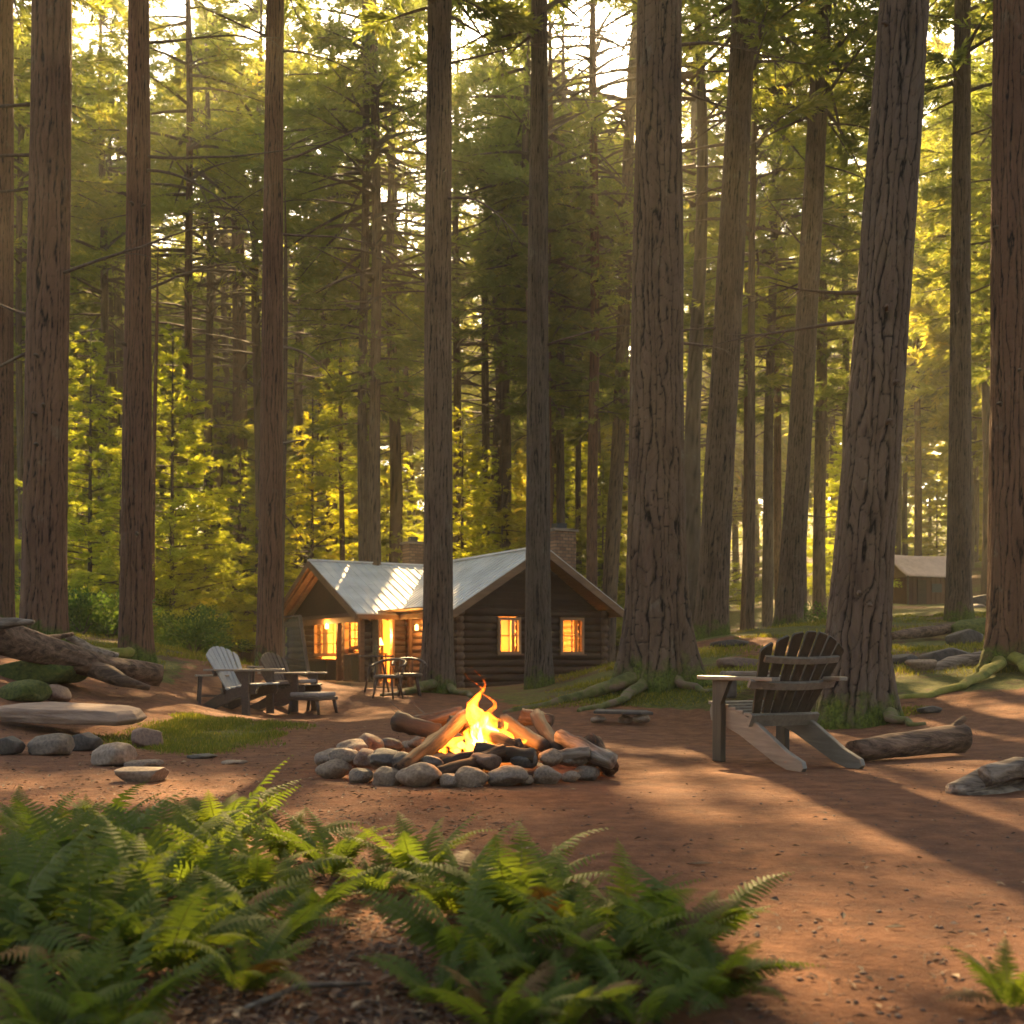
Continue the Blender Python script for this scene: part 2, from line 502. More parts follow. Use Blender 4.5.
M['curtain'] = rough_mat('curtain_cloth', [(0.3, (0.5, 0.36, 0.2)), (0.7, (0.7, 0.52, 0.3))], 8, (4, 4, 0.3), rough=0.9)
M['canvas'] = rough_mat('tent_canvas', [(0.3, (0.58, 0.40, 0.30)), (0.7, (0.75, 0.56, 0.44))], 3, rough=0.9, bstr=0.2)
M['plant'] = plain('potted_leaves', (0.08, 0.13, 0.03), 0.6)
M['book'] = plain('furniture_dark', (0.12, 0.06, 0.03), 0.6)

# metal roof
m, nt, b, o = newmat('galvanised_roof')
v = coords(nt)
c = ramp(nt, noise(nt, v, 1.3, 5), [(0.35, (0.66, 0.65, 0.63)), (0.65, (0.84, 0.83, 0.81))])
c = mixc(nt, ramp(nt, noise(nt, coords(nt, (1, 6, 1)), 2.2, 5), [(0.58, 0), (0.75, 0.5)]), c, (0.33, 0.27, 0.22))
nt.links.new(c, b.inputs['Base Color'])
b.inputs['Metallic'].default_value = 0.12
b.inputs['Roughness'].default_value = 0.62
b.inputs['Specular IOR Level'].default_value = 0.3
M['metal'] = m
# brick chimney
m, nt, b, o = newmat('chimney_stone')
br = N(nt, 'TexBrick')
nt.links.new(coords(nt, (1, 1, 1)), br.inputs['Vector'])
t_ = N(nt, 'TexCoord'); mp = N(nt, 'Mapping'); mp.inputs['Rotation'].default_value = (R(90), 0, 0)
nt.links.new(t_.outputs['Object'], mp.inputs[0]); nt.links.new(mp.outputs[0], br.inputs['Vector'])
br.inputs['Scale'].default_value = 2.6
br.inputs['Color1'].default_value = (0.15, 0.075, 0.042, 1)
br.inputs['Color2'].default_value = (0.30, 0.17, 0.10, 1)
br.inputs['Mortar'].default_value = (0.09, 0.065, 0.05, 1)
br.inputs['Mortar Size'].default_value = 0.03
nt.links.new(br.outputs[0], b.inputs['Base Color'])
b.inputs['Roughness'].default_value = 0.9
bump(nt, b, br.outputs[1], -0.6, 0.01)
M['chimney'] = m
# glass
m, nt, b, o = newmat('window_glass')
tr = N(nt, 'BsdfTransparent'); tr.inputs[0].default_value = (0.96, 0.95, 0.92, 1)
gl = N(nt, 'BsdfGlossy'); gl.inputs['Roughness'].default_value = 0.05
mx = N(nt, 'MixShader'); mx.inputs[0].default_value = 0.07
nt.links.new(tr.outputs[0], mx.inputs[1]); nt.links.new(gl.outputs[0], mx.inputs[2]); nt.links.new(mx.outputs[0], o.inputs[0])
M['glass'] = m
m, nt, b, o = newmat('smoky_glass')
tr = N(nt, 'BsdfTransparent'); tr.inputs[0].default_value = (0.72, 0.74, 0.62, 1)
gl = N(nt, 'BsdfGlossy'); gl.inputs['Roughness'].default_value = 0.15
mx = N(nt, 'MixShader'); mx.inputs[0].default_value = 0.03
nt.links.new(tr.outputs[0], mx.inputs[1]); nt.links.new(gl.outputs[0], mx.inputs[2]); nt.links.new(mx.outputs[0], o.inputs[0])
M['smoky'] = m
def emis(name, c, s):
    m = bpy.data.materials.new(name); m.use_nodes = True
    nt = m.node_tree; nt.nodes.remove(nt.nodes['Principled BSDF'])
    e = N(nt, 'Emission'); e.inputs[0].default_value = (*c, 1); e.inputs[1].default_value = s
    nt.links.new(e.outputs[0], nt.nodes['Material Output'].inputs[0])
    return m
M['lampshade'] = emis('lit_lampshade', (1.0, 0.55, 0.12), 3.0)
M['ember'] = emis('embers', (1.0, 0.22, 0.03), 2.5)

# ground: reddish packed earth, duff and moss by mask attribute
m, nt, b, o = newmat('forest_floor')
v = coords(nt)
n_big = noise(nt, v, 0.9, 5)
n_mid = noise(nt, v, 6, 6, 0.65)
n_fine = noise(nt, v, 55, 5, 0.7)
earth = ramp(nt, n_mid, [(0.28, (0.085, 0.032, 0.015)), (0.5, (0.195, 0.077, 0.034)), (0.74, (0.32, 0.138, 0.066))])
earth = mixc(nt, ramp(nt, n_big, [(0.4, 0), (0.7, 0.5)]), earth, (0.13, 0.062, 0.042))
earth = mixc(nt, ramp(nt, n_fine, [(0.55, 0), (0.72, 0.55)]), earth, (0.34, 0.185, 0.11))
duff = ramp(nt, n_fine, [(0.3, (0.035, 0.018, 0.011)), (0.5, (0.09, 0.048, 0.026)), (0.72, (0.19, 0.11, 0.058))])
mossc = ramp(nt, noise(nt, v, 14, 5, 0.7), [(0.28, (0.04, 0.05, 0.012)), (0.5, (0.095, 0.105, 0.02)), (0.74, (0.18, 0.165, 0.035))])
ad_ = N(nt, 'Attribute'); ad_.attribute_name = 'dirt'
am_ = N(nt, 'Attribute'); am_.attribute_name = 'moss'
s1 = N(nt, 'Math', operation='ADD'); nt.links.new(am_.outputs['Fac'], s1.inputs[0]); nt.links.new(noise(nt, v, 2.3, 6, 0.65), s1.inputs[1])
mfac = ramp(nt, s1.outputs[0], [(0.86, 0), (1.06, 1)])
s2 = N(nt, 'Math', operation='ADD'); nt.links.new(ad_.outputs['Fac'], s2.inputs[0]); nt.links.new(noise(nt, v, 3.1, 6, 0.65), s2.inputs[1])
dfac = ramp(nt, s2.outputs[0], [(0.9, 0), (1.12, 1)])
c = mixc(nt, mfac, duff, mossc)
c = mixc(nt, dfac, c, earth)
nt.links.new(c, b.inputs['Base Color'])
b.inputs['Roughness'].default_value = 0.93
b.inputs['Specular IOR Level'].default_value = 0.25
vo = N(nt, 'TexVoronoi'); vo.inputs['Scale'].default_value = 16; vo.inputs['Randomness'].default_value = 1.0
nt.links.new(coords(nt, (1, 1.6, 1)), vo.inputs['Vector'])
s3 = N(nt, 'Math', operation='MULTIPLY_ADD'); nt.links.new(vo.outputs[0], s3.inputs[0]); s3.inputs[1].default_value = -0.35; nt.links.new(n_fine, s3.inputs[2])
s4 = N(nt, 'Math', operation='ADD'); nt.links.new(s3.outputs[0], s4.inputs[0]); nt.links.new(n_mid, s4.inputs[1])
bump(nt, b, s4.outputs[0], 1.0, 0.04)
M['ground'] = m

# ------------------------------------------------------------------ ground sheet
def axis_pts(segs):
    out = []
    for a, b_, st in segs:
        out += list(np.arange(a, b_, st))
    return np.array(out + [segs[-1][1]])
gx = axis_pts([(-258, -60, 11), (-60, -22, 1.6), (-22, -8, 0.32), (-8, 8, 0.075), (8, 22, 0.32), (22, 60, 1.6), (60, 258, 11)])
gy = axis_pts([(-66, -4, 4), (-4, 1.2, 0.4), (1.2, 10, 0.05), (10, 20, 0.12), (20, 45, 0.35), (45, 90, 1.2), (90, 318, 9)])
GX, GY = np.meshgrid(gx, gy)
GZ = ground_np(GX, GY)
DIRT = np.array([(-9, -8), (-6.5, 5), (-7.2, 9.5), (-7.4, 11.9), (-6.6, 14.5), (-5.0, 16.5), (-6.0, 20), (-7.5, 27), (-9.5, 32), (-7.5, 33), (-3, 28.5), (-1.9, 27), (-1.0, 20), (0.1, 16.2), (1.2, 14.2), (2.6, 13.6), (3.3, 13.4), (4.4, 13.0), (5.0, 13.1), (7.6, 12.4), (14, 10), (14, -8)])
def in_poly(x, y, poly):
    """signed softness: positive inside (approx. distance)"""
    inside = np.zeros(x.shape, bool)
    dmin = np.full(x.shape, 1e9)
    n = len(poly)
    for i in range(n):
        x1, y1 = poly[i]; x2, y2 = poly[(i + 1) % n]
        c_ = ((y1 > y) != (y2 > y)) & (x < (x2 - x1) * (y - y1) / (y2 - y1 + 1e-12) + x1)
        inside ^= c_
        t = np.clip(((x - x1) * (x2 - x1) + (y - y1) * (y2 - y1)) / ((x2 - x1) ** 2 + (y2 - y1) ** 2), 0, 1)
        dmin = np.minimum(dmin, np.hypot(x - x1 - t * (x2 - x1), y - y1 - t * (y2 - y1)))
    return np.where(inside, dmin, -dmin)
sd = in_poly(GX, GY, DIRT) + 0.3 * fbm(GX * 1.3, GY * 1.3, 0, 21, 3)
dirt = np.clip(0.5 + sd / 0.9, 0, 1)
def blob(cx_, cy_, rx, ry, s=1.0):
    return s * np.clip(1.3 - np.hypot((GX - cx_) / rx, (GY - cy_) / ry), 0, 1)
moss = np.clip(0.45 + 0.35 * fbm(GX * 0.35, GY * 0.35, 0, 31, 3), 0, 1)
gp = hit(205, 735)
moss = np.maximum(moss, blob(gp.x, gp.y, 0.75, 2.0))
dirt = dirt * (1 - blob(gp.x, gp.y, 0.75, 2.0))
for bx, by, rx, ry in ((1.3, 15.3, 1.7, 1.3), (3.9, 12.6, 0.9, 0.8), (7.0, 14.0, 1.6, 1.0), (2.1, 14.6, 1.6, 0.9), (-7.2, 11.2, 1.0, 1.0)):
    moss = np.maximum(moss, blob(bx, by, rx, ry, 0.85))
pth = at(752, 21.5)
for q in ((730, 22), (765, 20.5), (790, 18.5), (735, 26), (690, 30)):
    w_ = at(*q)
    dirt = np.maximum(dirt, blob(w_.x, w_.y, 1.2, 1.6, 0.9))
nf = np.clip((5.2 - GY) / 2, 0, 1) * np.clip((1.0 - GX) / 1.0, 0, 1)
dirt = dirt * (1 - 0.35 * nf)
GZ = GZ + 0.035 * np.clip(moss - 0.3, 0, 1) * fbm(GX * 4, GY * 4, 0, 41, 3) * (1 - dirt)
nx_, ny_ = len(gx), len(gy)
idx = np.arange(nx_ * ny_).reshape(ny_, nx_)
quads = np.stack([idx[:-1, :-1], idx[:-1, 1:], idx[1:, 1:], idx[1:, :-1]], -1).reshape(-1, 4)
me = npmesh('ground', np.stack([GX, GY, GZ], -1).reshape(-1, 3), [quads], [M['ground']], attrs={'dirt': ('POINT', dirt.ravel()), 'moss': ('POINT', moss.ravel())}, smooth=True)
tag(link('ground', me), 'reddish brown packed earth clearing and mossy forest floor', None, kind='structure')

# ------------------------------------------------------------------ haze
hz = G().box((0, 126, 18.0), (526, 392, 84))
m = bpy.data.materials.new('haze'); m.use_nodes = True
nt = m.node_tree; nt.nodes.remove(nt.nodes['Principled BSDF'])
pv = N(nt, 'VolumePrincipled')
pv.inputs['Color'].default_value = (1.0, 0.95, 0.76, 1)
pv.inputs['Density'].default_value = 0.0009
pv.inputs['Anisotropy'].default_value = 0.45
nt.links.new(pv.outputs[0], nt.nodes['Material Output'].inputs['Volume'])
tag(hz.build('haze', m), 'thin warm haze hanging between the trees', 'haze', kind='stuff')

# ------------------------------------------------------------------ lit spots: leaves cut from the crowns along the sun line to light them
TARGETS = []
def gap(x, y, z, r_): TARGETS.append((np.array([x, y, z]), r_))
for i in range(12):
    t = i / 11
    gap(1.12 + 0.6 * t, 9.5 - 6.8 * t, 0, 0.66)
    gap(1.5 + 0.6 * t, 9.0 - 6.3 * t, 0, 0.66)
for x_, y_ in ((3.6, 11.5), (4.4, 11.8), (5.2, 12), (6, 12), (4.4, 10.4), (5.2, 10), (6, 9.4), (3.0, 6.5), (3.6, 7.2), (4.4, 8)):
    gap(x_, y_, 0.1, 1.15)
for q, r_ in (((90, 698, 0), 1.0), ((125, 700, 0), 1.1), ((165, 700, 0), 1.2), ((200, 694, 0), 1.2), ((230, 708, 0), 1.1), ((265, 708, 0), 1.1), ((300, 706, 0), 1.3), ((340, 704, 0), 1.3), ((60, 655, 14.), .8), ((130, 672, 14), .8)):
    w_ = P(*q) if q[2] else hit(q[0], q[1]); gap(w_.x, w_.y, w_.z, r_)
for q, r_ in (((60, 430, 36), 2.6), ((95, 420, 34), 3.0), ((95, 500, 34), 2.4), ((160, 450, 34), 3.0), ((190, 430, 35), 2.8), ((180, 500, 34), 2.4), ((295, 440, 43), 2.6), ((320, 420, 43), 2.6), ((310, 490, 43), 2.4), ((460, 460, 39), 2.0), ((465, 500, 39), 2.0), ((840, 250, 60), 3.5), ((760, 220, 55), 3.0), ((880, 380, 60), 3.5), ((950, 300, 50), 2.5), ((560, 250, 60), 3.0), ((700, 350, 60), 3.0), ((390, 300, 60), 3), ((220, 280, 60), 3.0), ((80, 250, 60), 3.0), ((820, 420, 70), 4), ((740, 480, 70), 4), ((680, 500, 70), 4), ((500, 480, 48), 2.4), ((580, 470, 50), 2.4), ((400, 480, 46), 2.4), ((720, 540, 52), 2.2), ((690, 420, 55), 2.6), ((840, 540, 54), 2.4), ((560, 380, 60), 3)):
    w_ = P(*q); gap(w_.x, w_.y, w_.z, r_)
for q, r_ in (((245, 815, 4.3), .5), ((205, 840, 4.0), .42), ((290, 840, 4.1), .35), ((140, 880, 3.4), .3), ((410, 850, 3.7), .26), ((210, 945, 2.7), .22), ((735, 900, 3.0), .22), ((545, 850, 3.4), .2), ((560, 735, 8), .35)):
    w_ = P(*q); gap(w_.x, w_.y, w_.z, r_)
for q, r_ in (((740, 655, 21), 1.2), ((790, 650, 19), .9), ((1000, 665, 14), .6), ((920, 680, 14), .7), ((990, 568, 70), 3.0), ((920, 570, 60), 2.4), ((720, 620, 34), 1.6), ((800, 610, 45), 2.5)):
    w_ = P(*q); gap(w_.x, w_.y, w_.z, r_)
TC = np.array([t[0] for t in TARGETS]); TR = np.array([t[1] for t in TARGETS])
def keep_mask(C):
    """leaf centres (n,3) world -> True where the leaf stays"""
    k = np.ones(len(C), bool)
    jit = rng.random(len(C)) ** 2 * 0.5
    for c_, r_ in TARGETS:
        v_ = C - c_
        t = v_ @ SUN
        d2 = (v_ * v_).sum(1) - t * t
        k &= ~((t > r_ + 0.4) & (d2 < (r_ * (1 + jit)) ** 2))
    return k
def near_gap(c_, rad):
    v_ = c_ - TC
    t = v_ @ SUN
    d = np.sqrt(np.maximum((v_ * v_).sum(1) - t * t, 0))
    return bool(((t > -rad) & (d < TR * 1.5 + rad)).any())

# ------------------------------------------------------------------ trees
def trunk_mesh(name, mat, H, r0, r1, ref_h, lean=(0, 0), flare=0.7, roots=(), nth=96, dz=0.05, zd=10.0, seed=0, plate=0.13, amp=0.09, bend=0.0, moss_h=0.5, hc=0.4):
    zs = list(np.arange(-0.35, min(zd, H), dz)) + list(np.linspace(min(zd, H), H, 14))[0 if zd >= H else 0:]
    zs = np.array(sorted(set(np.round(zs, 4))))
    th = np.linspace(0, 2 * math.pi, nth, endpoint=False)
    T, Z = np.meshgrid(th, zs)
    tf = np.clip(Z / ref_h, -0.05, 1)
    Rr = r0 + (r1 - r0) * tf
    up = np.clip((Z - ref_h) / max(H - ref_h, 1e-3), 0, 1)
    Rr = Rr * (1 - up * 0.93)
    zz = np.maximum(Z, 0)
    lob = 0.32 + 0.22 * np.sin(5 * T + seed) + 0.12 * np.sin(3 * T + seed * 1.7)
    for a, wd, st in roots:
        dd = (T - a + math.pi) % (2 * math.pi) - math.pi
        lob = lob + st * np.exp(-(dd / wd) ** 2)
    Rr = Rr * (1 + flare * lob * np.exp(-zz / (r0 * 1.15 + 0.1)) + 0.04 * np.exp(-zz / 2.2))
    npl = max(8, int(round(2 * math.pi * r0 / plate)))
    cxn, syn = np.cos(T), np.sin(T)
    k = npl / 7.0
    w1 = noise3(cxn * k, syn * k, Z * 1.1, seed) * 0.85 + noise3(cxn * k * 2.3, syn * k * 2.3, Z * 3.2, seed + 5) * 0.38 + noise3(cxn * k * 6, syn * k * 6, Z * 16, seed + 6) * 0.13
    u = T / (2 * math.pi) * npl + w1
    f1 = np.abs(np.sin(math.pi * u))
    u2 = T / (2 * math.pi) * (npl // 2) * 1.0 + w1 * 0.9 + 0.3
    cr = np.clip(f1 / 0.6, 0, 1)
    pid = np.floor(u)
    f2 = np.abs(np.sin(math.pi * (Z * 4.3 + 0.45 * pid + 1.6 * noise3(cxn * 2, syn * 2, Z * 1.3, seed + 9))))
    cr2 = np.clip(f2 / 0.16, 0, 1) * hc + 1 - hc
    h = cr ** 0.7 * cr2
    fine = noise3(cxn * npl * 0.9, syn * npl * 0.9, Z * 7, seed + 3)
    h = np.clip(h + 0.16 * fine * h, 0, 1.2)
    Rr = Rr * (1 + 0.035 * noise3(cxn * 1.2, syn * 1.2, Z * 0.5, seed + 2) + amp * (h - 0.75))
    cxx = lean[0] * zz + bend * np.sin(zz * 0.35 + seed)
    cyy = lean[1] * zz + bend * np.cos(zz * 0.3 + seed)
    V = np.stack([cxx + Rr * cxn, cyy + Rr * syn, Z], -1).reshape(-1, 3)
    nr = len(zs)
    ii = np.arange(nr * nth).reshape(nr, nth)
    q = np.stack([ii[:-1], np.roll(ii[:-1], -1, 1), np.roll(ii[1:], -1, 1), ii[1:]], -1).reshape(-1, 4)
    mo = np.clip(1 - zz / moss_h, 0, 1) * 0.55 if moss_h > 0 else np.zeros_like(zz)
    return npmesh(name, V, [q, ii[-1][None, :]], [mat], attrs={'h': ('POINT', h.ravel()), 'moss': ('POINT', mo.ravel())}, smooth=True)

def quads_from(leaf_v):
    n = len(leaf_v)
    return leaf_v.reshape(-1, 3), np.arange(n * 4).reshape(n, 4)

def unit(a):
    return a / np.maximum(np.linalg.norm(a, axis=-1, keepdims=True), 1e-9)

def leaf_quads(base, dirv, L, W, rg):
    n = len(base)
    rnd = unit(rg.normal(size=(n, 3)))
    s = unit(np.cross(dirv, rnd))
    mid = base + dirv * (L * 0.5)[:, None]
    return np.stack([base, mid + s * (W * 0.5)[:, None], base + dirv * L[:, None], mid - s * (W * 0.5)[:, None]], 1)

def crown(seed, z0, z1, rmax, nb, ntw, nlf, L, W, droop=0.25, shape='high', up=0.1):
    """returns leaves (n,4,3), v (n,), limb V, limb F"""
    rg = np.random.default_rng(seed)
    t = np.sort(rg.random(nb)) if shape == 'high' else np.linspace(0, 1, nb) ** 1.1
    bz = z0 + (z1 - z0) * t
    if shape == 'high':
        prof = np.clip(0.45 + 1.6 * t, 0, 1) * np.clip((1.06 - t) * 1.9, 0.08, 1)
    else:
        prof = (1.0 - t) ** 0.85 + 0.05
    bl = rmax * prof * rg.uniform(0.55, 1.1, nb)
    az = rg.random(nb) * 2 * math.pi if shape == 'high' else np.arange(nb) * 2.39996 + rg.normal(0, .3, nb)
    bd = np.stack([np.cos(az), np.sin(az), np.full(nb, up) + rg.normal(0, .12, nb)], 1)
    dr = droop * rg.uniform(0.5, 1.4, nb)
    def pt(i, s):
        p = bd[i] * (bl[i] * s)[:, None]
        p[:, 2] += bz[i] - dr[i] * bl[i] * s ** 2 + 0.25 * dr[i] * bl[i] * s ** 4
        return p
    # limbs
    LV, LF = [], []
    ns = 5
    for i in range(nb):
        ss = np.linspace(0, 1, ns)
        c_ = pt(np.full(ns, i), ss)
        r_ = 0.028 * bl[i] ** 0.8 * (1.05 - ss) * (0.6 if shape != 'high' else 1) + 0.004
        side = np.array([-bd[i][1], bd[i][0], 0]); upv = np.array([0, 0, 1.0])
        for k in range(3):
            a = k * 2.094
            LV.append(c_ + (side * math.cos(a) + upv * math.sin(a))[None] * r_[:, None])
        base = i * 3 * ns
        for k in range(3):
            k2 = (k + 1) % 3
            for j in range(ns - 1):
                LF.append((base + k * ns + j, base + k2 * ns + j, base + k2 * ns + j + 1, base + k * ns + j + 1))
    LV = np.concatenate(LV); LF = np.array(LF)
    # twigs
    wts = bl / bl.sum()
    bi = rg.choice(nb, ntw, p=wts)
    s = rg.beta(1.7, 1.1, ntw) * 0.9 + 0.1
    tb = pt(bi, s)
    out = bd[bi].copy(); out[:, 2] = 0; out = unit(out)
    sidev = np.stack([-out[:, 1], out[:, 0], np.zeros(ntw)], 1) * rg.choice([-1, 1], ntw)[:, None]
    tdir = unit(out * rg.uniform(0.35, 1.0, ntw)[:, None] + sidev * rg.uniform(0.3, 1.1, ntw)[:, None] + np.stack([np.zeros(ntw), np.zeros(ntw), rg.normal(-0.08, 0.22, ntw)], 1))
    tl = bl[bi] * 0.33 * rg.uniform(0.5, 1.3, ntw) * (1.15 - s * 0.7) + 0.12
    ti = np.repeat(np.arange(ntw), nlf)
    n = len(ti)
    ls = rg.random(n) ** 0.8
    lb = tb[ti] + tdir[ti] * (tl[ti] * ls)[:, None] + rg.normal(0, 0.02, (n, 3)) * tl[ti][:, None]
    ld = unit(tdir[ti] * 1.1 + unit(rg.normal(size=(n, 3))) * 0.6 + np.array([0, 0, 0.05]))
    LL = L * rg.uniform(0.6, 1.3, n); WW = W * rg.uniform(0.7, 1.3, n)
    q = leaf_quads(lb, ld, LL, WW, rg)
    vv = np.clip(0.45 + rg.normal(0, 0.14, ntw)[ti] + rg.normal(0, 0.07, n) + 0.15 * (s[ti] - 0.6), 0, 1)
    return q, vv, LV, LF

def crown_mesh(name, cr, leafm, mask=None):
    q, vv, LV, LF = cr
    if mask is not None:
        q, vv = q[mask], vv[mask]
    lv, lf = quads_from(q)
    V = np.concatenate([LV, lv])
    fm = np.concatenate([np.zeros(len(LF), int), np.ones(len(lf), int)])
    return npmesh(name, V, [np.concatenate([LF, lf + len(LV)])], [M['limb'], leafm], fm,
                  {'v': ('FACE', np.concatenate([np.zeros(len(LF)), vv]))})

def place_crown(parent, cr, shared, leafm, loc, rz, s, cz_, crad, off=0.0):
    loc = Vector((loc[0] + off, loc[1], loc[2]))
    c_ = np.array([loc[0], loc[1], loc[2] + cz_ * s])
    me = shared
    if loc[1] < 100 and near_gap(c_, crad * s):
        C = cr[0].mean(1) * s
        ca, sa = math.cos(rz), math.sin(rz)
        Wc = np.stack([C[:, 0] * ca - C[:, 1] * sa + loc[0], C[:, 0] * sa + C[:, 1] * ca + loc[1], C[:, 2] + loc[2]], 1)
        k = keep_mask(Wc)
        if not k.all():
            me = crown_mesh('crown', cr, leafm, k)
    return link('crown', me, parent)

def twisty(p0, d, L, n, rg, drop=0.1, wob=0.08):
    pts = [Vector(p0)]
    dd = Vector(d).normalized()
    for i in range(n):
        dd = (dd + Vector((rg.uniform(-wob, wob), rg.uniform(-wob, wob), rg.uniform(-wob, wob) - drop / n))).normalized()
        pts.append(pts[-1] + dd * L / n)
    return pts

# foreground crown variants (fine needles), high above the frame mostly
CR_FG = [crown(100 + i, 12.0, 27, 4.0, 70, 2000, 22, 0.2, 0.038, 0.3) for i in range(3)]
CR_MID = [crown(200 + i, 9.5, 29, 4.1, 85, 1800, 26, 0.26, 0.034, 0.3) for i in range(4)]
CR_FAR = [crown(300 + i, 6.0, 30, 4.8, 95, 1700, 20, 0.46, 0.075, 0.28) for i in range(4)]
CR_YNG = [crown(400 + i, 0.5, 9.5, 2.5, 105, 2100, 30, 0.15, 0.022, 0.12, 'cone', 0.18) for i in range(3)]
CR_UND = [crown(500 + i, 0.3, 10.5, 3.2, 80, 1400, 22, 0.30, 0.04, 0.2, 'cone', 0.1) for i in range(3)]
SH = {}
for key, lst, mt in (('fg', CR_FG, 'needle'), ('mid', CR_MID, 'needle'), ('far', CR_FAR, 'needle_far'), ('yng', CR_YNG, 'needle_young'), ('und', CR_UND, 'needle_far')):
    SH[key] = [crown_mesh('crown', c_, M[mt]) for c_ in lst]

FG = [  # px, py at base, px at top of frame, width near base (px), width at frame top, distance, label, bark, roots [(angle,width,strength)]
    (0, 612, -2, 30, 26, 21, 'trunk cut by the left edge of the photo, behind the fallen log', 'bark_red', ()),
    (44, 645, 51, 46, 37, 16, 'thick tall pine behind the fallen log near the left edge', 'bark_red', ()),
    (135, 663, 139, 34, 20, 17.5, 'reddish pine whose foot stands behind the cut end of the fallen log', 'bark_red', ((0.2, .3, .5),)),
    (268, 668, 276, 27, 17, 19.5, 'reddish pine right behind the deck chairs, left of the porch', 'bark_red', ()),
    (437, 696, 440, 33, 24, 20, 'tall pine in front of the middle of the silver cabin roof', 'bark', ((3.5, .35, 1.0), (5.6, .3, .5))),
    (538, 690, 539, 29, 16, 21.5, 'slim pine rising in front of the cabin gable, between its two lit windows', 'bark', ((5.9, .3, .5),)),
    (657, 685, 659, 66, 43, 15.2, 'massive furrowed pine with mossy roots right of the cabin', 'bark', ((3.3, .3, .5), (5.9, .35, .7), (4.6, .3, .3))),
    (711, 640, 744, 34, 23, 24, 'leaning pine between the massive one and the dirt trail', 'bark', ((5.9, .3, .3),)),
    (789, 628, 824, 28, 17, 28, 'leaning pine right of the dirt trail, above the chair back', 'bark', ((6.0, .3, .3),)),
    (851, 722, 904, 66, 46, 12, 'huge leaning pine with deeply cracked bark behind the wooden armchair', 'bark', ((5.8, .3, 1.1), (3.6, .35, .7), (4.7, .3, .6))),
    (958, 622, 963, 26, 15, 26, 'straight pine just right of the canvas roofed hut', 'bark', ((6.1, .3, .5),)),
    (1012, 668, 1013, 52, 34, 14.5, 'thick reddish pine at the right edge with a yellow mossy root', 'bark_red', ((3.5, .3, .9), (5.3, .4, .5))),
]
fg_xy = []
for i, (pxb, pyb, pxt, wb, wt, d, lab, bk, roots) in enumerate(FG):
    loc = at(pxb, d)
    fg_xy.append((loc.x, loc.y))
    ztop = CAM_H + HOR / F_PX * d - loc.z
    dx = (pxt - 512) / F_PX * d - loc.x
    r0, r1 = wb / 2 / F_PX * d, wt / 2 / F_PX * d
    near = d < 17
    r0 *= 0.9
    t_ = thing('pine_tree', lab, 'tree', loc)
    nth = 192 if d < 16 else 128
    me = trunk_mesh('trunk', M[bk], 28 + (i * 3) % 4, r0, r1, ztop, (dx / ztop, 0), (0.62 if i in (4, 6, 9, 11) else 0.4), roots, nth, 0.022 if d < 16 else 0.04,
                    ztop + 0.5, 10 + i, 0.115 if i in (6, 9) else 0.085 if wb > 40 else 0.07, 0.085 if wb > 50 else 0.07, 0.012, 0.55, 0.72 if i in (6, 9) else 0.45)
    link('trunk', me, t_)
    cr = CR_FG[i % 3]
    rz = i * 1.3
    s = 1.0
    co = place_crown(t_, cr, SH['fg'][i % 3], M['needle'], loc, rz, s, 20, 9, dx / ztop * 18)
    co.rotation_euler = (0, 0, rz)
    co.location = (dx / ztop * 18, 0, 0)
    rg = random.Random(50 + i)
    # dead or thin side branches seen on the trunk
    nbr = {1: 6, 2: 4, 3: 4, 4: 2, 6: 3, 7: 4, 8: 4, 9: 2, 10: 3}.get(i, 1)
    for k in range(nbr):
        zb = rg.uniform(0.45, 0.95) * ztop
        a = rg.choice([0, math.pi]) + rg.uniform(-0.7, 0.7)
        rt = r0 + (r1 - r0) * zb / ztop
        p0 = Vector((dx / ztop * zb + rt * 0.8 * math.cos(a), rt * 0.8 * math.sin(a), zb))
        Lb = rg.uniform(1.2, 3.2) * (0.7 if i in (6, 9) else 1)
        pts = twisty(p0, (math.cos(a), math.sin(a), rg.uniform(-0.25, 0.3)), Lb, 9, rg, rg.uniform(-0.4, 0.8))
        g = G().tube(pts, [0.024 * (1 - j / 10) + 0.003 for j in range(10)], 5)
        for q in range(5):
            j = rg.randint(3, 8)
            pp = twisty(pts[j], (pts[j] - pts[j - 1]).normalized() + Vector((rg.uniform(-.8, .8), rg.uniform(-.8, .8), rg.uniform(-.6, .3))), Lb * 0.3, 4, rg, 0.3, 0.15)
            g.tube(pp, [0.009, 0.007, 0.005, 0.004, 0.002], 4)
        g.build('branch', M['limb'], t_, True)
    if i in (1, 2, 9, 11):                      # short broken stubs
        for k in range(6):
            zb = rg.uniform(0.15, 0.98) * ztop
            a = -math.pi / 2 + rg.uniform(-1.3, 1.3)
            rt = r0 + (r1 - r0) * zb / ztop
            p0 = Vector((dx / ztop * zb + rt * 0.9 * math.cos(a), rt * 0.9 * math.sin(a), zb))
            G().tube([p0, p0 + Vector((math.cos(a) * 0.07, math.sin(a) * 0.07, 0.02)), p0 + Vector((math.cos(a) * 0.13, math.sin(a) * 0.13, 0.0))], [0.035, 0.022, 0.012], 6).build('branch_stub', M['limb'], t_, True)

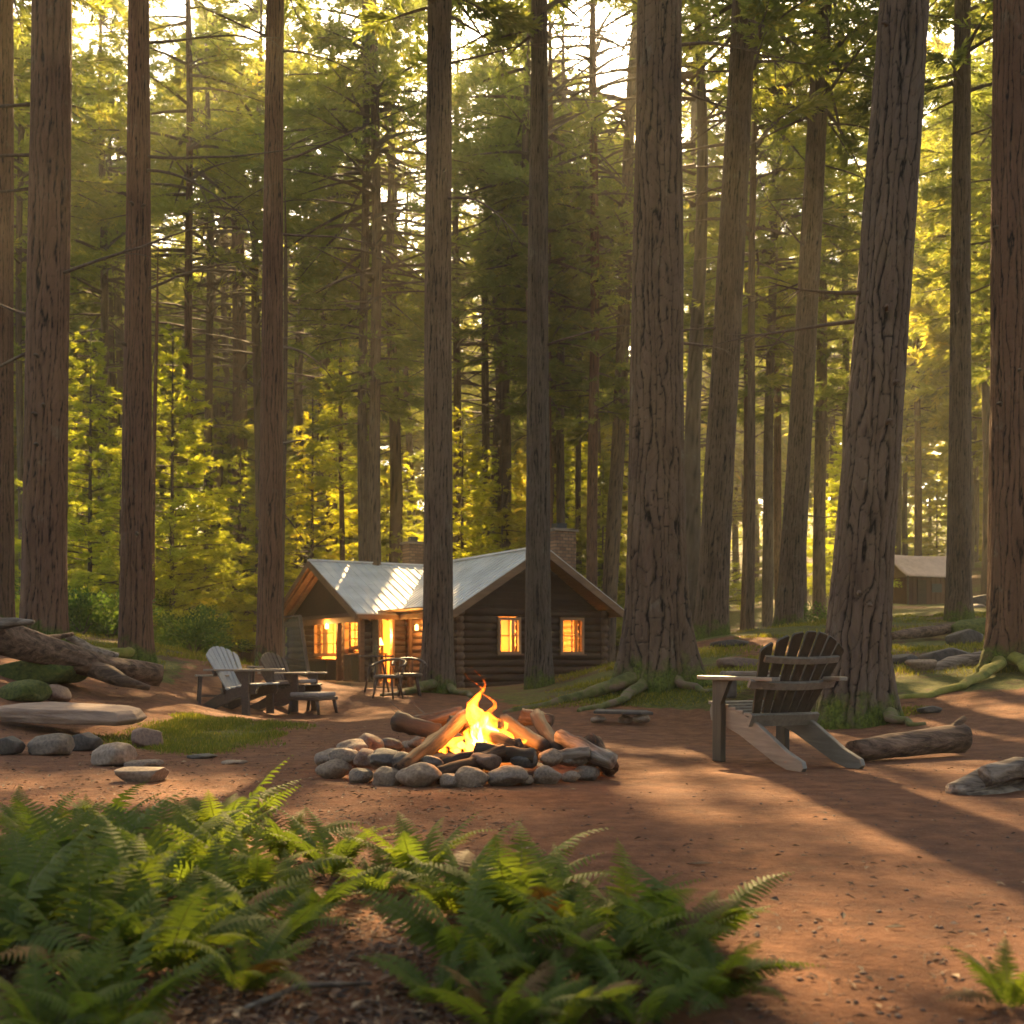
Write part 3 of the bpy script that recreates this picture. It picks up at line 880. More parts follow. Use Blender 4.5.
FG_OBJ = {o['label']: o for o in COL.objects if o.name.startswith('pine_tree')}
def root_of(idx, pts_px, r_a, r_b, mat='root'):
    """surface root along the ground: list of (px, distance)"""
    t_ = FG_OBJ[FG[idx][6]]
    cps = [at(px, d) for px, d in pts_px]
    pts = []
    for j in range(len(cps) - 1):
        for k in range(6):
            u = k / 6
            w_ = cps[j].lerp(cps[j + 1], u)
            pts.append(w_)
    pts.append(cps[-1])
    n = len(pts); out = []; rad = []
    for k, w_ in enumerate(pts):
        r_ = r_a + (r_b - r_a) * (k / (n - 1)) ** 0.7
        x_, y_ = w_.x + 0.05 * math.sin(k * 1.1), w_.y + 0.05 * math.cos(k * 0.9)
        lift = (1 - k / (n - 1)) ** 2 * r_a * 1.2
        out.append(Vector((x_, y_, ground(x_, y_) + r_ * 0.25 + lift)) - t_.location)
        rad.append(r_)
    G().tube(out, rad, 12, bump=0.10, seed=idx, flat=.75).build('root', M[mat], t_, True)
root_of(4, [(433, 19.8), (418, 19.3), (398, 18.6), (380, 18.2)], .13, .04)
root_of(4, [(445, 19.8), (462, 19.2), (480, 18.4)], .10, .04)
root_of(6, [(640, 15.0), (612, 14.8), (585, 14.9), (545, 14.7), (500, 14.5)], .15, .03, 'root')
root_of(6, [(645, 14.9), (625, 14.2), (600, 13.9), (575, 13.8)], .10, .03, 'root')
root_of(6, [(668, 15.0), (690, 14.7), (712, 14.5)], .12, .04, 'root')
root_of(9, [(880, 11.8), (900, 11.5), (922, 11.3)], .10, .03, 'root')
0 and root_of(9, [(845, 11.9), (828, 11.6), (815, 11.7)], .09, .03, 'root')
0 and root_of(9, [(866, 11.6), (872, 11.2), (885, 10.9)], .07, .03, 'root')
root_of(11, [(1000, 14.2), (985, 13.7), (960, 13.2), (925, 13.0), (890, 13.1)], .10, .035, 'root_moss')
root_of(11, [(1015, 14.1), (1035, 13.6), (1060, 13.3)], .12, .06, 'root_moss')
root_of(2, [(128, 17.3), (112, 17.0), (95, 17.3), (78, 17.8)], .12, .04, 'root_moss')

# mid-distance trunks placed where the photograph shows them
MID = [  # px top, px base, width px, distance, label
    (187, 193, 9, 38, 'thin pole-straight pine left of the deck-chair pine, lit on one side'),
    (208, 210, 9, 46, 'slim far pine between the thin pole-straight pine and the reddish one'),
    (102, 104, 9, 44, 'slim pine between the two thick left pines'),
    (240, 238, 17, 50, 'broad hazy pine trunk left of the deck-chair pine'),
    (284, 282, 6, 24, 'very thin dead pole hugging the right side of the deck-chair pine'),
    (332, 330, 12, 46, 'hazy pine above the porch gable'),
    (343, 341, 6, 42, 'thin stem right beside the hazy pine above the porch gable'),
    (365, 363, 10, 36, 'straight pine above the left end of the cabin ridge, left one of a close pair'),
    (374, 377, 12, 35, 'straight pine above the left end of the cabin ridge, right one of a close pair'),
    (157, 154, 5, 30, 'thin bare stem right of the second reddish pine'),
    (457, 456, 9, 46, 'hazy pine just right of the trunk before the cabin roof'),
    (488, 484, 9, 50, 'faint far pine above the middle of the cabin ridge'),
    (549, 548, 8, 40, 'dark slim pine above the stone chimney, left of two'),
    (564, 560, 9, 44, 'dark slim pine above the stone chimney, right of two'),
    (580, 579, 6, 48, 'thin far pine above the right slope of the gable'),
    (594, 593, 11, 38, 'dark straight pine between the chimney and the massive pine'),
    (636, 608, 15, 40, 'leaning mossy green pine just left of the massive pine'),
    (694, 693, 9, 45, 'thin pine between the massive pine and the leaning one'),
    (752, 744, 7, 44, 'slim leaning pine beside the dirt trail pine'),
    (757, 748, 8, 30, 'thin pine whose foot stands on the moss beside the trail'),
    (778, 766, 10, 44, 'leaning pine directly left of the trail-side leaning pine'),
    (776, 779, 8, 50, 'hazy pine with reddish bark behind the trail-side leaning pine'),
    (822, 820, 12, 46, 'straight pine with its foot by the round bush on the trail'),
    (846, 845, 8, 52, 'far thin pine left of the huge cracked trunk'),
    (916, 918, 7, 72, 'faint far pine behind the canvas roofed hut'),
    (20, 21, 7, 36, 'slim pine between the two leftmost trunks'),
    (806, 803, 5, 40, 'thin young pine stem left of the straight pine by the round bush'),
    (395, 396, 6, 52, 'faint thin pine above the small back chimney'),
]
def far_label(i): return None
TR_MID = {}
for i, (pt_, pb_, w, d, lab) in enumerate(MID):
    loc = at(pb_, d)
    fg_xy.append((loc.x, loc.y))
    ztop = CAM_H + HOR / F_PX * d - loc.z
    dx = (pt_ - pb_) / F_PX * d
    r0 = w / 2 / F_PX * d * 1.05
    H = {6: 14, 4: 11, 9: 12}.get(i, 27)
    H = 11 if w <= 5 else H
    t_ = thing('pine_tree', lab, 'tree', loc)
    link('trunk', trunk_mesh('trunk', M['bark_far'] if i % 3 else M['bark_red'], H, r0, r0 * 0.62, min(ztop, H * 0.8), (dx / ztop, 0), 0.12, (), 40, 0.14, min(ztop, H), 70 + i, 0.1, 0.09, 0.05, 0.0), t_)
    if H > 20:
        s = 0.85 + 0.2 * random.random()
        rz = random.random() * 6.28
        co = place_crown(t_, CR_MID[i % 4], SH['mid'][i % 4], M['needle'], loc, rz, s, 19, 11, dx / ztop * 18)
        co.rotation_euler = (0, 0, rz); co.scale = (s,) * 3; co.location = (dx / ztop * 18, 0, 0)
    elif H > 11:
        s = 0.75; rz = i
        cr = CR_YNG[i % 3]
        co = link('crown', SH['yng'][i % 3], t_)
        co.location = (dx / ztop * 8, 0, H - 7.5); co.scale = (s * .8, s * .8, s); co.rotation_euler = (0, 0, rz)
    else:
        g = G(); rg = random.Random(i)
        for k in range(14):
            a = rg.random() * 6.28; zb = rg.uniform(3, H * 0.97)
            pts = twisty((dx / ztop * zb, 0, zb), (math.cos(a), math.sin(a), .3), rg.uniform(.5, 1.3), 5, rg, .5)
            g.tube(pts, [0.014, .011, .009, .006, .004, .002], 4)
        g.build('crown', M['limb'], t_, True)
    rg = random.Random(900 + i)
    for k in range(3):
        zb = rg.uniform(0.3, 0.8) * min(ztop, H)
        a = rg.random() * 6.28
        pts = twisty((dx / ztop * zb, 0, zb), (math.cos(a), math.sin(a), rg.uniform(-.3, .4)), rg.uniform(1, 2.4), 7, rg, rg.uniform(-.4, .8))
        G().tube(pts, [0.03 * (1 - j / 8) + .004 for j in range(8)], 4).build('branch', M['limb'], t_, True)

# random forest behind, sharing meshes
TRK = [trunk_mesh('trunk', M['bark_far'], 28, 0.24 + 0.05 * k, 0.12, 20, (0.01 * (k - 1.5), 0), 0.4, (), 20, 0.35, 24, 300 + k, 0.14, 0.1, 0.12, 0.0) for k in range(4)]
def blocked(px, d):
    if 860 < px < 975 and 26 < d < 68: return True
    if 235 < px < 660 and d < 41: return True
    if 695 < px < 860 and 20 < d < 72: return True
    return False
placed = []
EXTRA = 10
def free(x, y, md):
    for a, b_ in placed:
        if (a - x) ** 2 + (b_ - y) ** 2 < md * md: return False
    return all((a - x) ** 2 + (b_ - y) ** 2 > (md * 0.8) ** 2 for a, b_ in fg_xy)
rr = random.Random(77)
cnt = 0
DL = [(46, 'tall pine of the nearer rows behind the clearing'), (75, 'tall pine half lost among others deeper in the forest'), (400, 'far pine fading into the golden haze')]
while cnt < 155 + EXTRA:
    px = rr.uniform(-200, 1224); d = 36 + 110 * rr.random() ** 1.15 if cnt < 155 else rr.uniform(50, 74)
    if blocked(px, d): continue
    x = (px - 512) / F_PX * d
    if not free(x, d, 3.3 + d * 0.012): continue
    placed.append((x, d)); cnt += 1
    loc = Vector((x, d, ground(x, d)))
    lab = 'tall bare-stemmed pine among many alike in the forest behind the clearing'
    t_ = thing('forest_pine', lab, 'tree', loc, 0, 'tall pines of the forest behind the clearing')
    link('trunk', TRK[cnt % 4], t_, rz=rr.random() * 6.28)
    s = rr.uniform(0.85, 1.15) * (1.2 if d > 60 else 1); rz = rr.random() * 6.28
    key = 'mid' if d < 60 else 'far'
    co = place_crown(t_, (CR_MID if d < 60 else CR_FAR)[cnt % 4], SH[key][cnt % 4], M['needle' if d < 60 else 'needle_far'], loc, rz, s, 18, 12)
    co.rotation_euler = (0, 0, rz); co.scale = (s,) * 3
for k, (px, d) in enumerate(((597, 50), (112, 52), (215, 57), (503, 55), (985, 50), (75, 60), (300, 52), (655, 58), (555, 62))):
    loc = at(px, d)
    t_ = thing('forest_pine', 'tall bare-stemmed pine among many alike in the forest behind the clearing', 'tree', loc, 0, 'tall pines of the forest behind the clearing')
    link('trunk', TRK[k % 4], t_, rz=k)
    co = place_crown(t_, CR_MID[k % 4], SH['mid'][k % 4], M['needle'], loc, k * 1.7, 1.22, 18, 12)
    co.rotation_euler = (0, 0, k * 1.7); co.scale = (1.22,) * 3
# pines beside the frame, and some added beyond the cabin, that shade the clearing
for k, (x, y) in enumerate(((-13, 20), (-15, 30), (-19, 25), (14, 20), (16, 28), (19, 36), (-16, 12), (15, 12), (-5.2, 41), (5.5, 33), (-12, 3), (11.5, 4.5), (0.85, 38.5), (-4.6, 43), (-0.4, 46))):
    loc = Vector((x, y, ground(x, y)))
    if y < 12:
        lab = ('pine beside the clearing, outside the left edge' if x < 0 else 'pine beside the clearing, outside the right edge')
    else:
        lab = 'tall bare-stemmed pine among many alike in the forest behind the clearing'
    t_ = thing('forest_pine', lab, 'tree', loc, 0, 'tall pines of the forest behind the clearing' if y >= 12 else None)
    link('trunk', TRK[k % 4], t_, rz=k)
    cv, sv = (CR_MID, 'mid') if k > 11 else (CR_FG, 'fg')
    co = place_crown(t_, cv[k % 3], SH[sv][k % 3], M['needle'], loc, k * 1.1, 1.05, 20, 9)
    co.rotation_euler = (0, 0, k * 1.1); co.scale = (1.05,) * 3

for k in range(34):  # unseen pines behind the camera, added to block sky light from there
    x, y = rr.uniform(-42, 42), rr.uniform(-52, -5)
    if not free(x, y, 4.5) : continue
    placed.append((x, y))
    loc = Vector((x, y, ground(x, y)))
    t_ = thing('forest_pine', 'tall bare-stemmed pine among many alike in the forest around the clearing', 'tree', loc, 0, 'tall pines of the forest around the clearing')
    link('trunk', TRK[k % 4], t_, rz=k)
    co = place_crown(t_, CR_MID[k % 4], SH['mid'][k % 4], M['needle'], loc, k * 1.1, 1.0, 20, 9)
    co.rotation_euler = (0, 0, k * 1.1)

# young conifers and understory
YTR = G().tube([(0, 0, -.2), (0, 0, 4), (0.03, 0, 9.6)], [0.09, 0.06, 0.01], 8).mesh('trunk', M['limb'], True)
YOUNG = [  # px, distance, height m, label
    (90, 33.5, 9.6, 'sunlit yellow-green young conifer left of the second reddish pine'),
    (172, 34, 9.8, 'sunlit young conifer right of the second reddish pine'),
    (312, 43, 11.5, 'bright young conifer just right of the deck-chair pine'),
    (462, 40, 9.8, 'narrow sunlit young conifer right of the trunk before the cabin roof'),
    (66, 37, 8.0, 'shorter young conifer showing left of the brightest one'),
    (402, 44, 8.8, 'young conifer showing behind the small back chimney'),
    (498, 47, 10.0, 'sunlit young conifer between the trunk before the roof and the slim one before the gable'),
    (578, 50, 10.5, 'sunlit young conifer above the right slope of the gable'),
    (722, 52, 8.5, 'small light green young conifer right behind the leaning pine'),
    (845, 54, 9.0, 'light green young conifer just left of the huge cracked pine'),
    (205, 36, 6.5, 'low dark young conifer in the shade left of the deck-chair pine'),
    (120, 30, 5.0, 'low dark young conifer in the shade behind the fallen log'),
    (240, 43, 8.5, 'shaded young conifer showing just left of the deck-chair pine'),
]
for i, (px, d, h_, lab) in enumerate(YOUNG):
    loc = at(px, d); s = h_ / 9.6
    t_ = thing('young_conifer', lab, 'tree', loc)
    link('trunk', YTR, t_).scale = (s,) * 3
    rz = i * 0.9
    co = place_crown(t_, CR_YNG[i % 3], SH['yng'][i % 3], M['needle_young'], loc, rz, s, 5, 5.5)
    co.rotation_euler = (0, 0, rz); co.scale = (s,) * 3
UTR = G().tube([(0, 0, -.2), (0, 0, 4), (0.03, 0, 10.4)], [0.11, 0.07, 0.01], 6).mesh('trunk', M['limb'], True)
cnt = 0
while cnt < 78:
    if cnt < 30: px = rr.uniform(-60, 430); d = rr.uniform(41, 66)
    elif cnt < 42: px = rr.uniform(430, 640); d = rr.uniform(44, 80)
    else: px = rr.uniform(-100, 1150); d = rr.uniform(62, 135)
    if blocked(px, d): continue
    x = (px - 512) / F_PX * d
    if not free(x, d, 2.4): continue
    placed.append((x, d)); cnt += 1
    loc = Vector((x, d, ground(x, d)))
    t_ = thing('understory_conifer', 'low bushy conifer among many alike under the tall pines', 'tree', loc, 0, 'understory conifers under the tall pines')
    s = rr.uniform(0.45, 1.0) * (1.25 if d > 60 else 1); rz = rr.random() * 6.28
    link('trunk', UTR, t_).scale = (s,) * 3
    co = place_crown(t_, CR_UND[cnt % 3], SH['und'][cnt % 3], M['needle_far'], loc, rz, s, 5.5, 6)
    co.rotation_euler = (0, 0, rz); co.scale = (s, s, s)

for k in range(20):  # unseen low conifers behind the camera, added to block low sky light
    x, y = rr.uniform(-40, 40), rr.uniform(-50, -12)
    loc = Vector((x, y, ground(x, y)))
    t_ = thing('understory_conifer', 'low bushy conifer among many alike around the clearing', 'tree', loc, 0, 'understory conifers around the clearing')
    link('trunk', UTR, t_)
    co = link('crown', SH['und'][k % 3], t_, rz=k)

# low bushes
def bush_data(seed, n=2600, L=0.10, W=0.05):
    rg = np.random.default_rng(seed)
    nc = 26
    c_ = rg.normal(0, 0.42, (nc, 3)) * [1, 1, 0.55] + [0, 0, 0.55]
    c_[:, 2] = np.clip(c_[:, 2], 0.12, 1.3)
    i = rg.integers(0, nc, n)
    b_ = c_[i] + unit(rg.normal(size=(n, 3))) * (0.3 * rg.random(n) ** 0.5)[:, None]
    b_[:, 2] = np.abs(b_[:, 2])
    dv = unit(b_ - [0, 0, 0.1] + rg.normal(0, .4, (n, 3)))
    q = leaf_quads(b_, dv, L * rg.uniform(.6, 1.3, n), W * rg.uniform(.6, 1.3, n), rg)
    g = G(); rd = random.Random(seed)
    for k in range(9):
        e = c_[rd.randrange(nc)]
        g.tube([(0, 0, -.05), (e[0] * .4, e[1] * .4, e[2] * .6), tuple(e)], [.015, .01, .004], 4, cap=False)
    LV = np.array(g.v); LF = np.array(g.f)
    return q, np.clip(0.45 + rg.normal(0, .15, nc)[i] + rg.normal(0, .12, n), 0, 1), LV, LF
BUSH = [crown_mesh('leaves', bush_data(600 + k), M['leafy']) for k in range(3)]
bushes = [(824, 30, 0.62, 'round olive bush by the trail beyond the wooden armchair')]
for i, (px, d, s, lab) in enumerate(bushes):
    o = link('round_bush', BUSH[i], loc=at(px, d)); o.scale = (s * 1.3, s * 1.3, s * 1.2); tag(o, lab, 'bush')
for i in range(44):
    if i < 22: px = rr.uniform(60, 265); d = rr.uniform(24, 34)
    elif i < 34: px = rr.uniform(640, 850); d = rr.uniform(40, 66)
    else: px = rr.uniform(-40, 1060); d = rr.uniform(60, 100)
    if blocked(px, d): continue
    o = link('forest_shrub', BUSH[i % 3], loc=at(px, d), rz=rr.random() * 6); s = rr.uniform(.7, 1.6) * (1.5 if d > 50 else .8); o.scale = (s, s, s * .8)
    tag(o, 'low leafy shrub among many alike at the edge of the shaded forest', 'shrub', 'shrubs at the forest edge')

# far-off wood: one mass beyond the counted trees
rg_ = np.random.default_rng(5)
nc = 2600
ang = rg_.uniform(-0.62, 0.62, nc); dd = rg_.uniform(150, 215, nc)
cxw, cyw = np.sin(ang) * dd, np.cos(ang) * dd
gzw = ground_np(cxw, cyw)
hh = rg_.random(nc) * (34 + 8 * np.sin(ang * 40) + 5 * np.sin(ang * 97))
i = np.repeat(np.arange(nc), 26)
n = len(i)
bw = np.stack([cxw[i], cyw[i], gzw[i] + hh[i]], 1) + rg_.normal(0, 1, (n, 3)) * [1.6, 1.6, 0.9]
q = leaf_quads(bw, unit(rg_.normal(size=(n, 3)) + [0, 0, -.2]), rg_.uniform(.7, 1.6, n), rg_.uniform(.3, .6, n), rg_)
lv, lf = quads_from(q)
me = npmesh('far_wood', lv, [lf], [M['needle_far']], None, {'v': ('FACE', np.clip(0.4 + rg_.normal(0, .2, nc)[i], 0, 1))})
tag(link('far_wood', me), 'far-off hazy wood closing the view between the trunks', 'wood', kind='stuff')

# ------------------------------------------------------------------ cabin
cab = thing('log_cabin', 'small dark log cabin with silver metal roof and warmly lit windows', 'cabin', (-1.42, 29.0, -0.09), R(30))
GZC = 0.0
EH, AP = 2.12, 3.80        # eave and ridge height in cabin space
W_ = 4.6
def log_wall(axis, s0, s1, fix, z0, z1, opens, mat, ext=0.18, r_=0.115, name='log_wall', step=0.195):
    g = G(); z = z0 + r_; k = 0
    rd = random.Random(int(fix * 10 + s0 * 7))
    while z < z1 + 0.02:
        segs = [(s0 - (ext if axis == 'x' or True else 0) * (1 if k % 2 == 0 else .75), s1 + ext * (1 if k % 2 else .75))]
        for a, b_, za, zb in opens:
            if za - 0.06 < z < zb + 0.06:
                ns = []
                for u, v_ in segs:
                    if b_ <= u or a >= v_: ns.append((u, v_))
                    else:
                        if a - u > 0.05: ns.append((u, a))
                        if v_ - b_ > 0.05: ns.append((b_, v_))
                segs = ns
        for u, v_ in segs:
            n_s = max(2, int((v_ - u) / 0.5) + 1)
            pts = []
            rads = []
            for j in range(n_s + 1):
                t = u + (v_ - u) * j / n_s
                o_ = rd.uniform(-.006, .006)
                pts.append((t, fix + o_, z + o_) if axis == 'x' else (fix + o_, t, z + o_))
                rads.append(r_ * rd.uniform(.95, 1.06))
            g.tube(pts, rads, 10)
        z += step; k += 1
    return g.build(name, mat, cab, True)
win_front = [(1.17, 1.80, .98, 1.90), (3.15, 3.85, .98, 1.93)]
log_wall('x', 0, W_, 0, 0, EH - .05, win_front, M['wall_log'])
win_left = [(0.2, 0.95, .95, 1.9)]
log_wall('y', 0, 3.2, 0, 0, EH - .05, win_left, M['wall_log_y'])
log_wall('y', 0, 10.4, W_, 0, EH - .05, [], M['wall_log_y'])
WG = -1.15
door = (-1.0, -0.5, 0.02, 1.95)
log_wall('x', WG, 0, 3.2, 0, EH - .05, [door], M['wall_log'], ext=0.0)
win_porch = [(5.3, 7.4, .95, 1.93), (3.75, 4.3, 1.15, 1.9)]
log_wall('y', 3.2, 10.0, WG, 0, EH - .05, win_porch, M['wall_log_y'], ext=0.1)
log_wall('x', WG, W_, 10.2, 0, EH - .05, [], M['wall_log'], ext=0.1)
# gables
g = G()
g.prism([(0.0, 0.02, EH - .03), (W_, 0.02, EH - .03), (W_ / 2, 0.02, AP - .10)], (0, 0.07, 0))
go = g.build('gable_wall', M['gable'], cab)
for k in range(9):
    z = EH + k * 0.17
    hw = (AP - .1 - z) / (AP - .1 - EH) * W_ / 2
    if hw < .1: continue
    G().beam((W_ / 2 - hw, 0.0, z), (W_ / 2 + hw, 0.0, z), 0.035, 0.02).build('clapboard', M['gable'], go)
mid_b = 6.6
def wing_z(b_): return AP - abs(b_ - mid_b) * (AP - 2.05) / 3.9
g = G()
g.prism([(WG, 3.2, EH - .03), (WG, 10.0, EH - .03), (WG, 10.0, wing_z(10.0) - .08), (WG, mid_b, AP - .1), (WG, 3.2, wing_z(3.2) - .08)], (0.07, 0, 0))
g.build('gable_wall', M['gable'], cab)
# roofs
def roof_slope(p_e0, p_e1, p_r1, p_r0, name='roof_slope', ribs=.28):
    """eave start, eave end, ridge end, ridge start"""
    a, b_, c_, d_ = map(Vector, (p_e0, p_e1, p_r1, p_r0))
    n = (b_ - a).cross(d_ - a).normalized()
    if n.z < 0: n = -n
    g = G(); g.prism([a, b_, c_, d_], n * 0.035)
    ln = (b_ - a).length; k = int(ln / ribs)
    for i in range(k + 1):
        t = i / k
        p, q = a.lerp(b_, t), d_.lerp(c_, t)
        g.beam(p + n * .048 + (q - p).normalized() * .02, q + n * .048, 0.035, 0.03, n)
    r_ = g.build(name, M['metal'], cab)
    g = G(); g.prism([a, b_, c_, d_], n * -0.05)
    o_ = g.build('soffit', M['soffit'], r_)
    o_.location = n * -0.004
    return r_
OV = 0.45
ze = 2.05
roof_slope((-OV, -.6, ze), (-OV, 10.6, ze), (W_ / 2, 10.6, AP), (W_ / 2, -.6, AP))
roof_slope((W_ + OV, -.6, ze), (W_ + OV, 10.6, ze), (W_ / 2, 10.6, AP), (W_ / 2, -.6, AP))
GX_ = -1.75
roof_slope((GX_, 2.7, 2.05), (W_ / 2 - .05, 2.7, 2.05), (W_ / 2 - .05, mid_b, AP - .004), (GX_, mid_b, AP - .004))
roof_slope((GX_, 10.5, 2.05), (W_ / 2 - .05, 10.5, 2.05), (W_ / 2 - .05, mid_b, AP - .004), (GX_, mid_b, AP - .004))
G().beam((W_ / 2, -.63, AP + .06), (W_ / 2, 10.6, AP + .06), .22, .05).build('ridge_cap', M['metal'], cab)
G().beam((GX_ - .03, mid_b, AP + .055), (W_ / 2 - .12, mid_b, AP + .055), .22, .045).build('ridge_cap', M['metal'], cab)
# bargeboards
for x0, s_ in ((-OV, 1), (W_ + OV, -1)):
    G().beam((x0 - s_ * .03, -.63, ze - .09), (W_ / 2, -.63, AP - .075), .04, .19).build('bargeboard', M['trim'], cab)
for y0 in (2.7, 10.5):
    G().beam((GX_ - .03, y0, 2.05 - .09), (GX_ - .03, mid_b, AP - .075), .04, .19).build('bargeboard', M['trim'], cab)
G().beam((GX_, 2.68, 1.99), (-OV, 2.68, 1.99), .04, .13).build('fascia', M['trim'], cab)
G().beam((-OV - .02, -.6, 1.99), (-OV - .02, 2.68, 1.99), .04, .13).build('fascia', M['trim'], cab)
for k in range(4):                     # rafters seen under the porch gable
    x = GX_ + .12 + k * .27
    for y0 in (2.72, 10.48):
        G().beam((x, y0, 1.93), (x, mid_b, AP - .16), .06, .09).build('rafter', M['soffit'], cab)
G().beam((GX_ + .1, mid_b, AP - .2), (WG, mid_b, AP - .2), .12, .14).build('ridge_beam', M['trim'], cab)
# porch beams and posts
PX_ = GX_ + .25
G().beam((PX_, 2.95, 1.94), (PX_, 10.2, 1.94), .13, .16).build('porch_beam', M['trim'], cab)
for y0 in (3.0, 4.2, 4.75, 9.9):
    G().beam((PX_, y0, .1), (PX_, y0, 1.87), .13, .13).build('post', M['trim'], cab)
G().beam((-.12, 2.72, 0.0), (-.12, 2.72, 1.95), .11, .11).build('post', M['wall_log_y'], cab)
g = G()
for k in range(8):
    g.box((GX_ - .05 + k * .118, 6.6, .14), (.112, 7.6, .05))
g.box((GX_ - .12, 6.6, .05), (.04, 7.6, .2)); g.box((-1.3, 2.78, .05), (1.1, .04, .2))
g.build('porch_deck', M['deck'], cab, bevel=.004)
G().box((-1.4, 2.5, 0.01), (1.3, .5, .1)).build('step', M['deck'], cab, bevel=.008)
# foundation
G().box((W_ / 2, 5.1, -.12), (W_ + .1, 10.3, .26)).build('foundation', M['chimney'], cab)
# windows
def window(axis, a, b_, z0, z1, fix, out, nx=2, nz=2, curtain=True):
    """out: sign of the outward direction along the other axis"""
    def pt(s_, o_, z): return (s_, fix + o_ * out, z) if axis == 'x' else (fix + o_ * out, s_, z)
    g = G(); w = .075
    o_ = .115
    g.beam(pt(a - w / 2, o_, (z0)), pt(b_ + w / 2, o_, z0), .09, w); g.beam(pt(a - w / 2, o_, z1), pt(b_ + w / 2, o_, z1), .09, w)
    g.beam(pt(a, o_, z0 + w / 2), pt(a, o_, z1 - w / 2), .09 if axis == 'y' else w, w if axis == 'y' else .09, (0, 1, 0) )
    g.beam(pt(b_, o_, z0 + w / 2), pt(b_, o_, z1 - w / 2), .09 if axis == 'y' else w, w if axis == 'y' else .09, (0, 1, 0))
    f = g.build('window', M['frame'], cab)
    g = G()
    for i in range(1, nx):
        s_ = a + (b_ - a) * i / nx
        g.beam(pt(s_, o_, z0 + w / 2), pt(s_, o_, z1 - w / 2), .03, .03, (0, 1, 0))
    for i in range(1, nz):
        z = z0 + (z1 - z0) * i / nz
        g.beam(pt(a + w / 2, o_ + .004, z), pt(b_ - w / 2, o_ + .004, z), .032, .028)
    g.build('glazing_bar', M['frame'], f)
    g = G(); g.beam(pt(a, o_ - .03, (z0 + z1) / 2), pt(b_, o_ - .03, (z0 + z1) / 2), .006, z1 - z0)
    g.build('pane', M['glass'], f)
    g = G(); g.beam(pt(a - .08, o_ + .04, z0 - .05), pt(b_ + .08, o_ + .04, z0 - .05), .12, .03)
    g.build('sill', M['trim'], f)
    if curtain:
        for s0, s1 in ((a, a + (b_ - a) * .22), (b_ - (b_ - a) * .18, b_)):
            g = G(); pts = []
            for i in range(13):
                s_ = s0 + (s1 - s0) * i / 12
                pts.append((s_, -.12 + .018 * math.sin(i * 2.1)))
            for i in range(12):
                p, q = pts[i], pts[i + 1]
                g.add([pt(p[0], p[1], z0), pt(q[0], q[1], z0), pt(q[0], q[1], z1), pt(p[0], p[1], z1)], [(0, 1, 2, 3)])
            g.build('curtain', M['curtain'], f)
window('x', *win_front[0], 0, -1)
window('x', *win_front[1], 0, -1)
window('y', *win_left[0], 0, -1, 2, 3)
window('y', *win_porch[0], WG, -1, 4, 3)
window('y', *win_porch[1], WG, -1, 2, 3, False)
# door frame and open door leaf
g = G()
g.beam((door[0], 3.1, .02), (door[0], 3.1, 1.95), .07, .1, (0, 1, 0)); g.beam((door[1], 3.1, .02), (door[1], 3.1, 1.95), .07, .1, (0, 1, 0))
g.beam((door[0] - .03, 3.1, 1.98), (door[1] + .03, 3.1, 1.98), .1, .07)
g.build('door_frame', M['frame'], cab)
g = G(); g.box((-1.12, 2.86, .98), (.05, .42, 1.85)); dl = g.build('door', M['trim'], cab, bevel=.005)
G().tube([(-1.15, 2.70, .95), (-1.2, 2.70, .95), (-1.2, 2.74, .95)], .015, 6).build('handle', M['black'], dl)
# interior
g = G()
g.box((W_ / 2, 5.1, .04), (W_ - .25, 9.9, .05)); g.box((WG / 2, 6.6, .045), (1.0, 6.6, .045))
g.build('floor', M['interior'], cab)
g = G()
g.box((W_ / 2 - .3, 5.3, 1.15), (.05, 9.0, 2.2)); g.box((1.1, 9.7, 1.15), (4.2, .05, 2.2)); g.box((2.3, 2.6, 1.15), (4.3, .05, 2.2))
g.build('partition', M['interior'], cab)
g = G(); g.box((1.72, 5.1, 2.16), (5.6, 9.9, .03)); g.build('ceiling', M['interior'], cab)
# things inside
lamp_things = []
def cab_world(a, b_, z):
    return cab.matrix_basis @ Vector((a, b_, z)) if False else Vector((-1.42 + a * math.cos(R(30)) - b_ * math.sin(R(30)), 29 + a * math.sin(R(30)) + b_ * math.cos(R(30)), z - .09))
def inside_lamp(a, b_, z, tab_label, lamp_label, e=1.0):
    w_ = cab_world(a, b_, 0.07)
    t = thing('side_table', tab_label, 'table', w_, R(30))
    G().box((0, 0, z - .09), (.42, .42, .04)).build('tabletop', M['book'], t)
    for i in (-1, 1):
        for j in (-1, 1):
            G().box((i * .17, j * .17, (z - .11) / 2), (.04, .04, z - .11)).build('leg', M['book'], t)
    l = thing('table_lamp', lamp_label, 'lamp', w_ + Vector((0, 0, z - .07)), R(30))
    G().lathe([(.07, 0), (.09, .04), (.06, .14), (.02, .22), (.015, .3)], 12).build('lamp_base', M['curtain'], l, True)
    g = G(); vs_ = []
    n = 16
    for r_, zz in ((.17, .24), (.09, .44)):
        for k in range(n): vs_.append((r_ * math.cos(k * 6.2832 / n), r_ * math.sin(k * 6.2832 / n), zz))
    g.add(vs_, [(k, (k + 1) % n, n + (k + 1) % n, n + k) for k in range(n)])
    g.build('lamp_shade', M['lampshade'], l, True)
    ld = bpy.data.lights.new('bulb', 'POINT'); ld.energy = 125 * e; ld.color = (1.0, .43, .09); ld.shadow_soft_size = .06
    lo = bpy.data.objects.new('bulb', ld); COL.objects.link(lo); lo.parent = l; lo.location = (0, 0, .52)
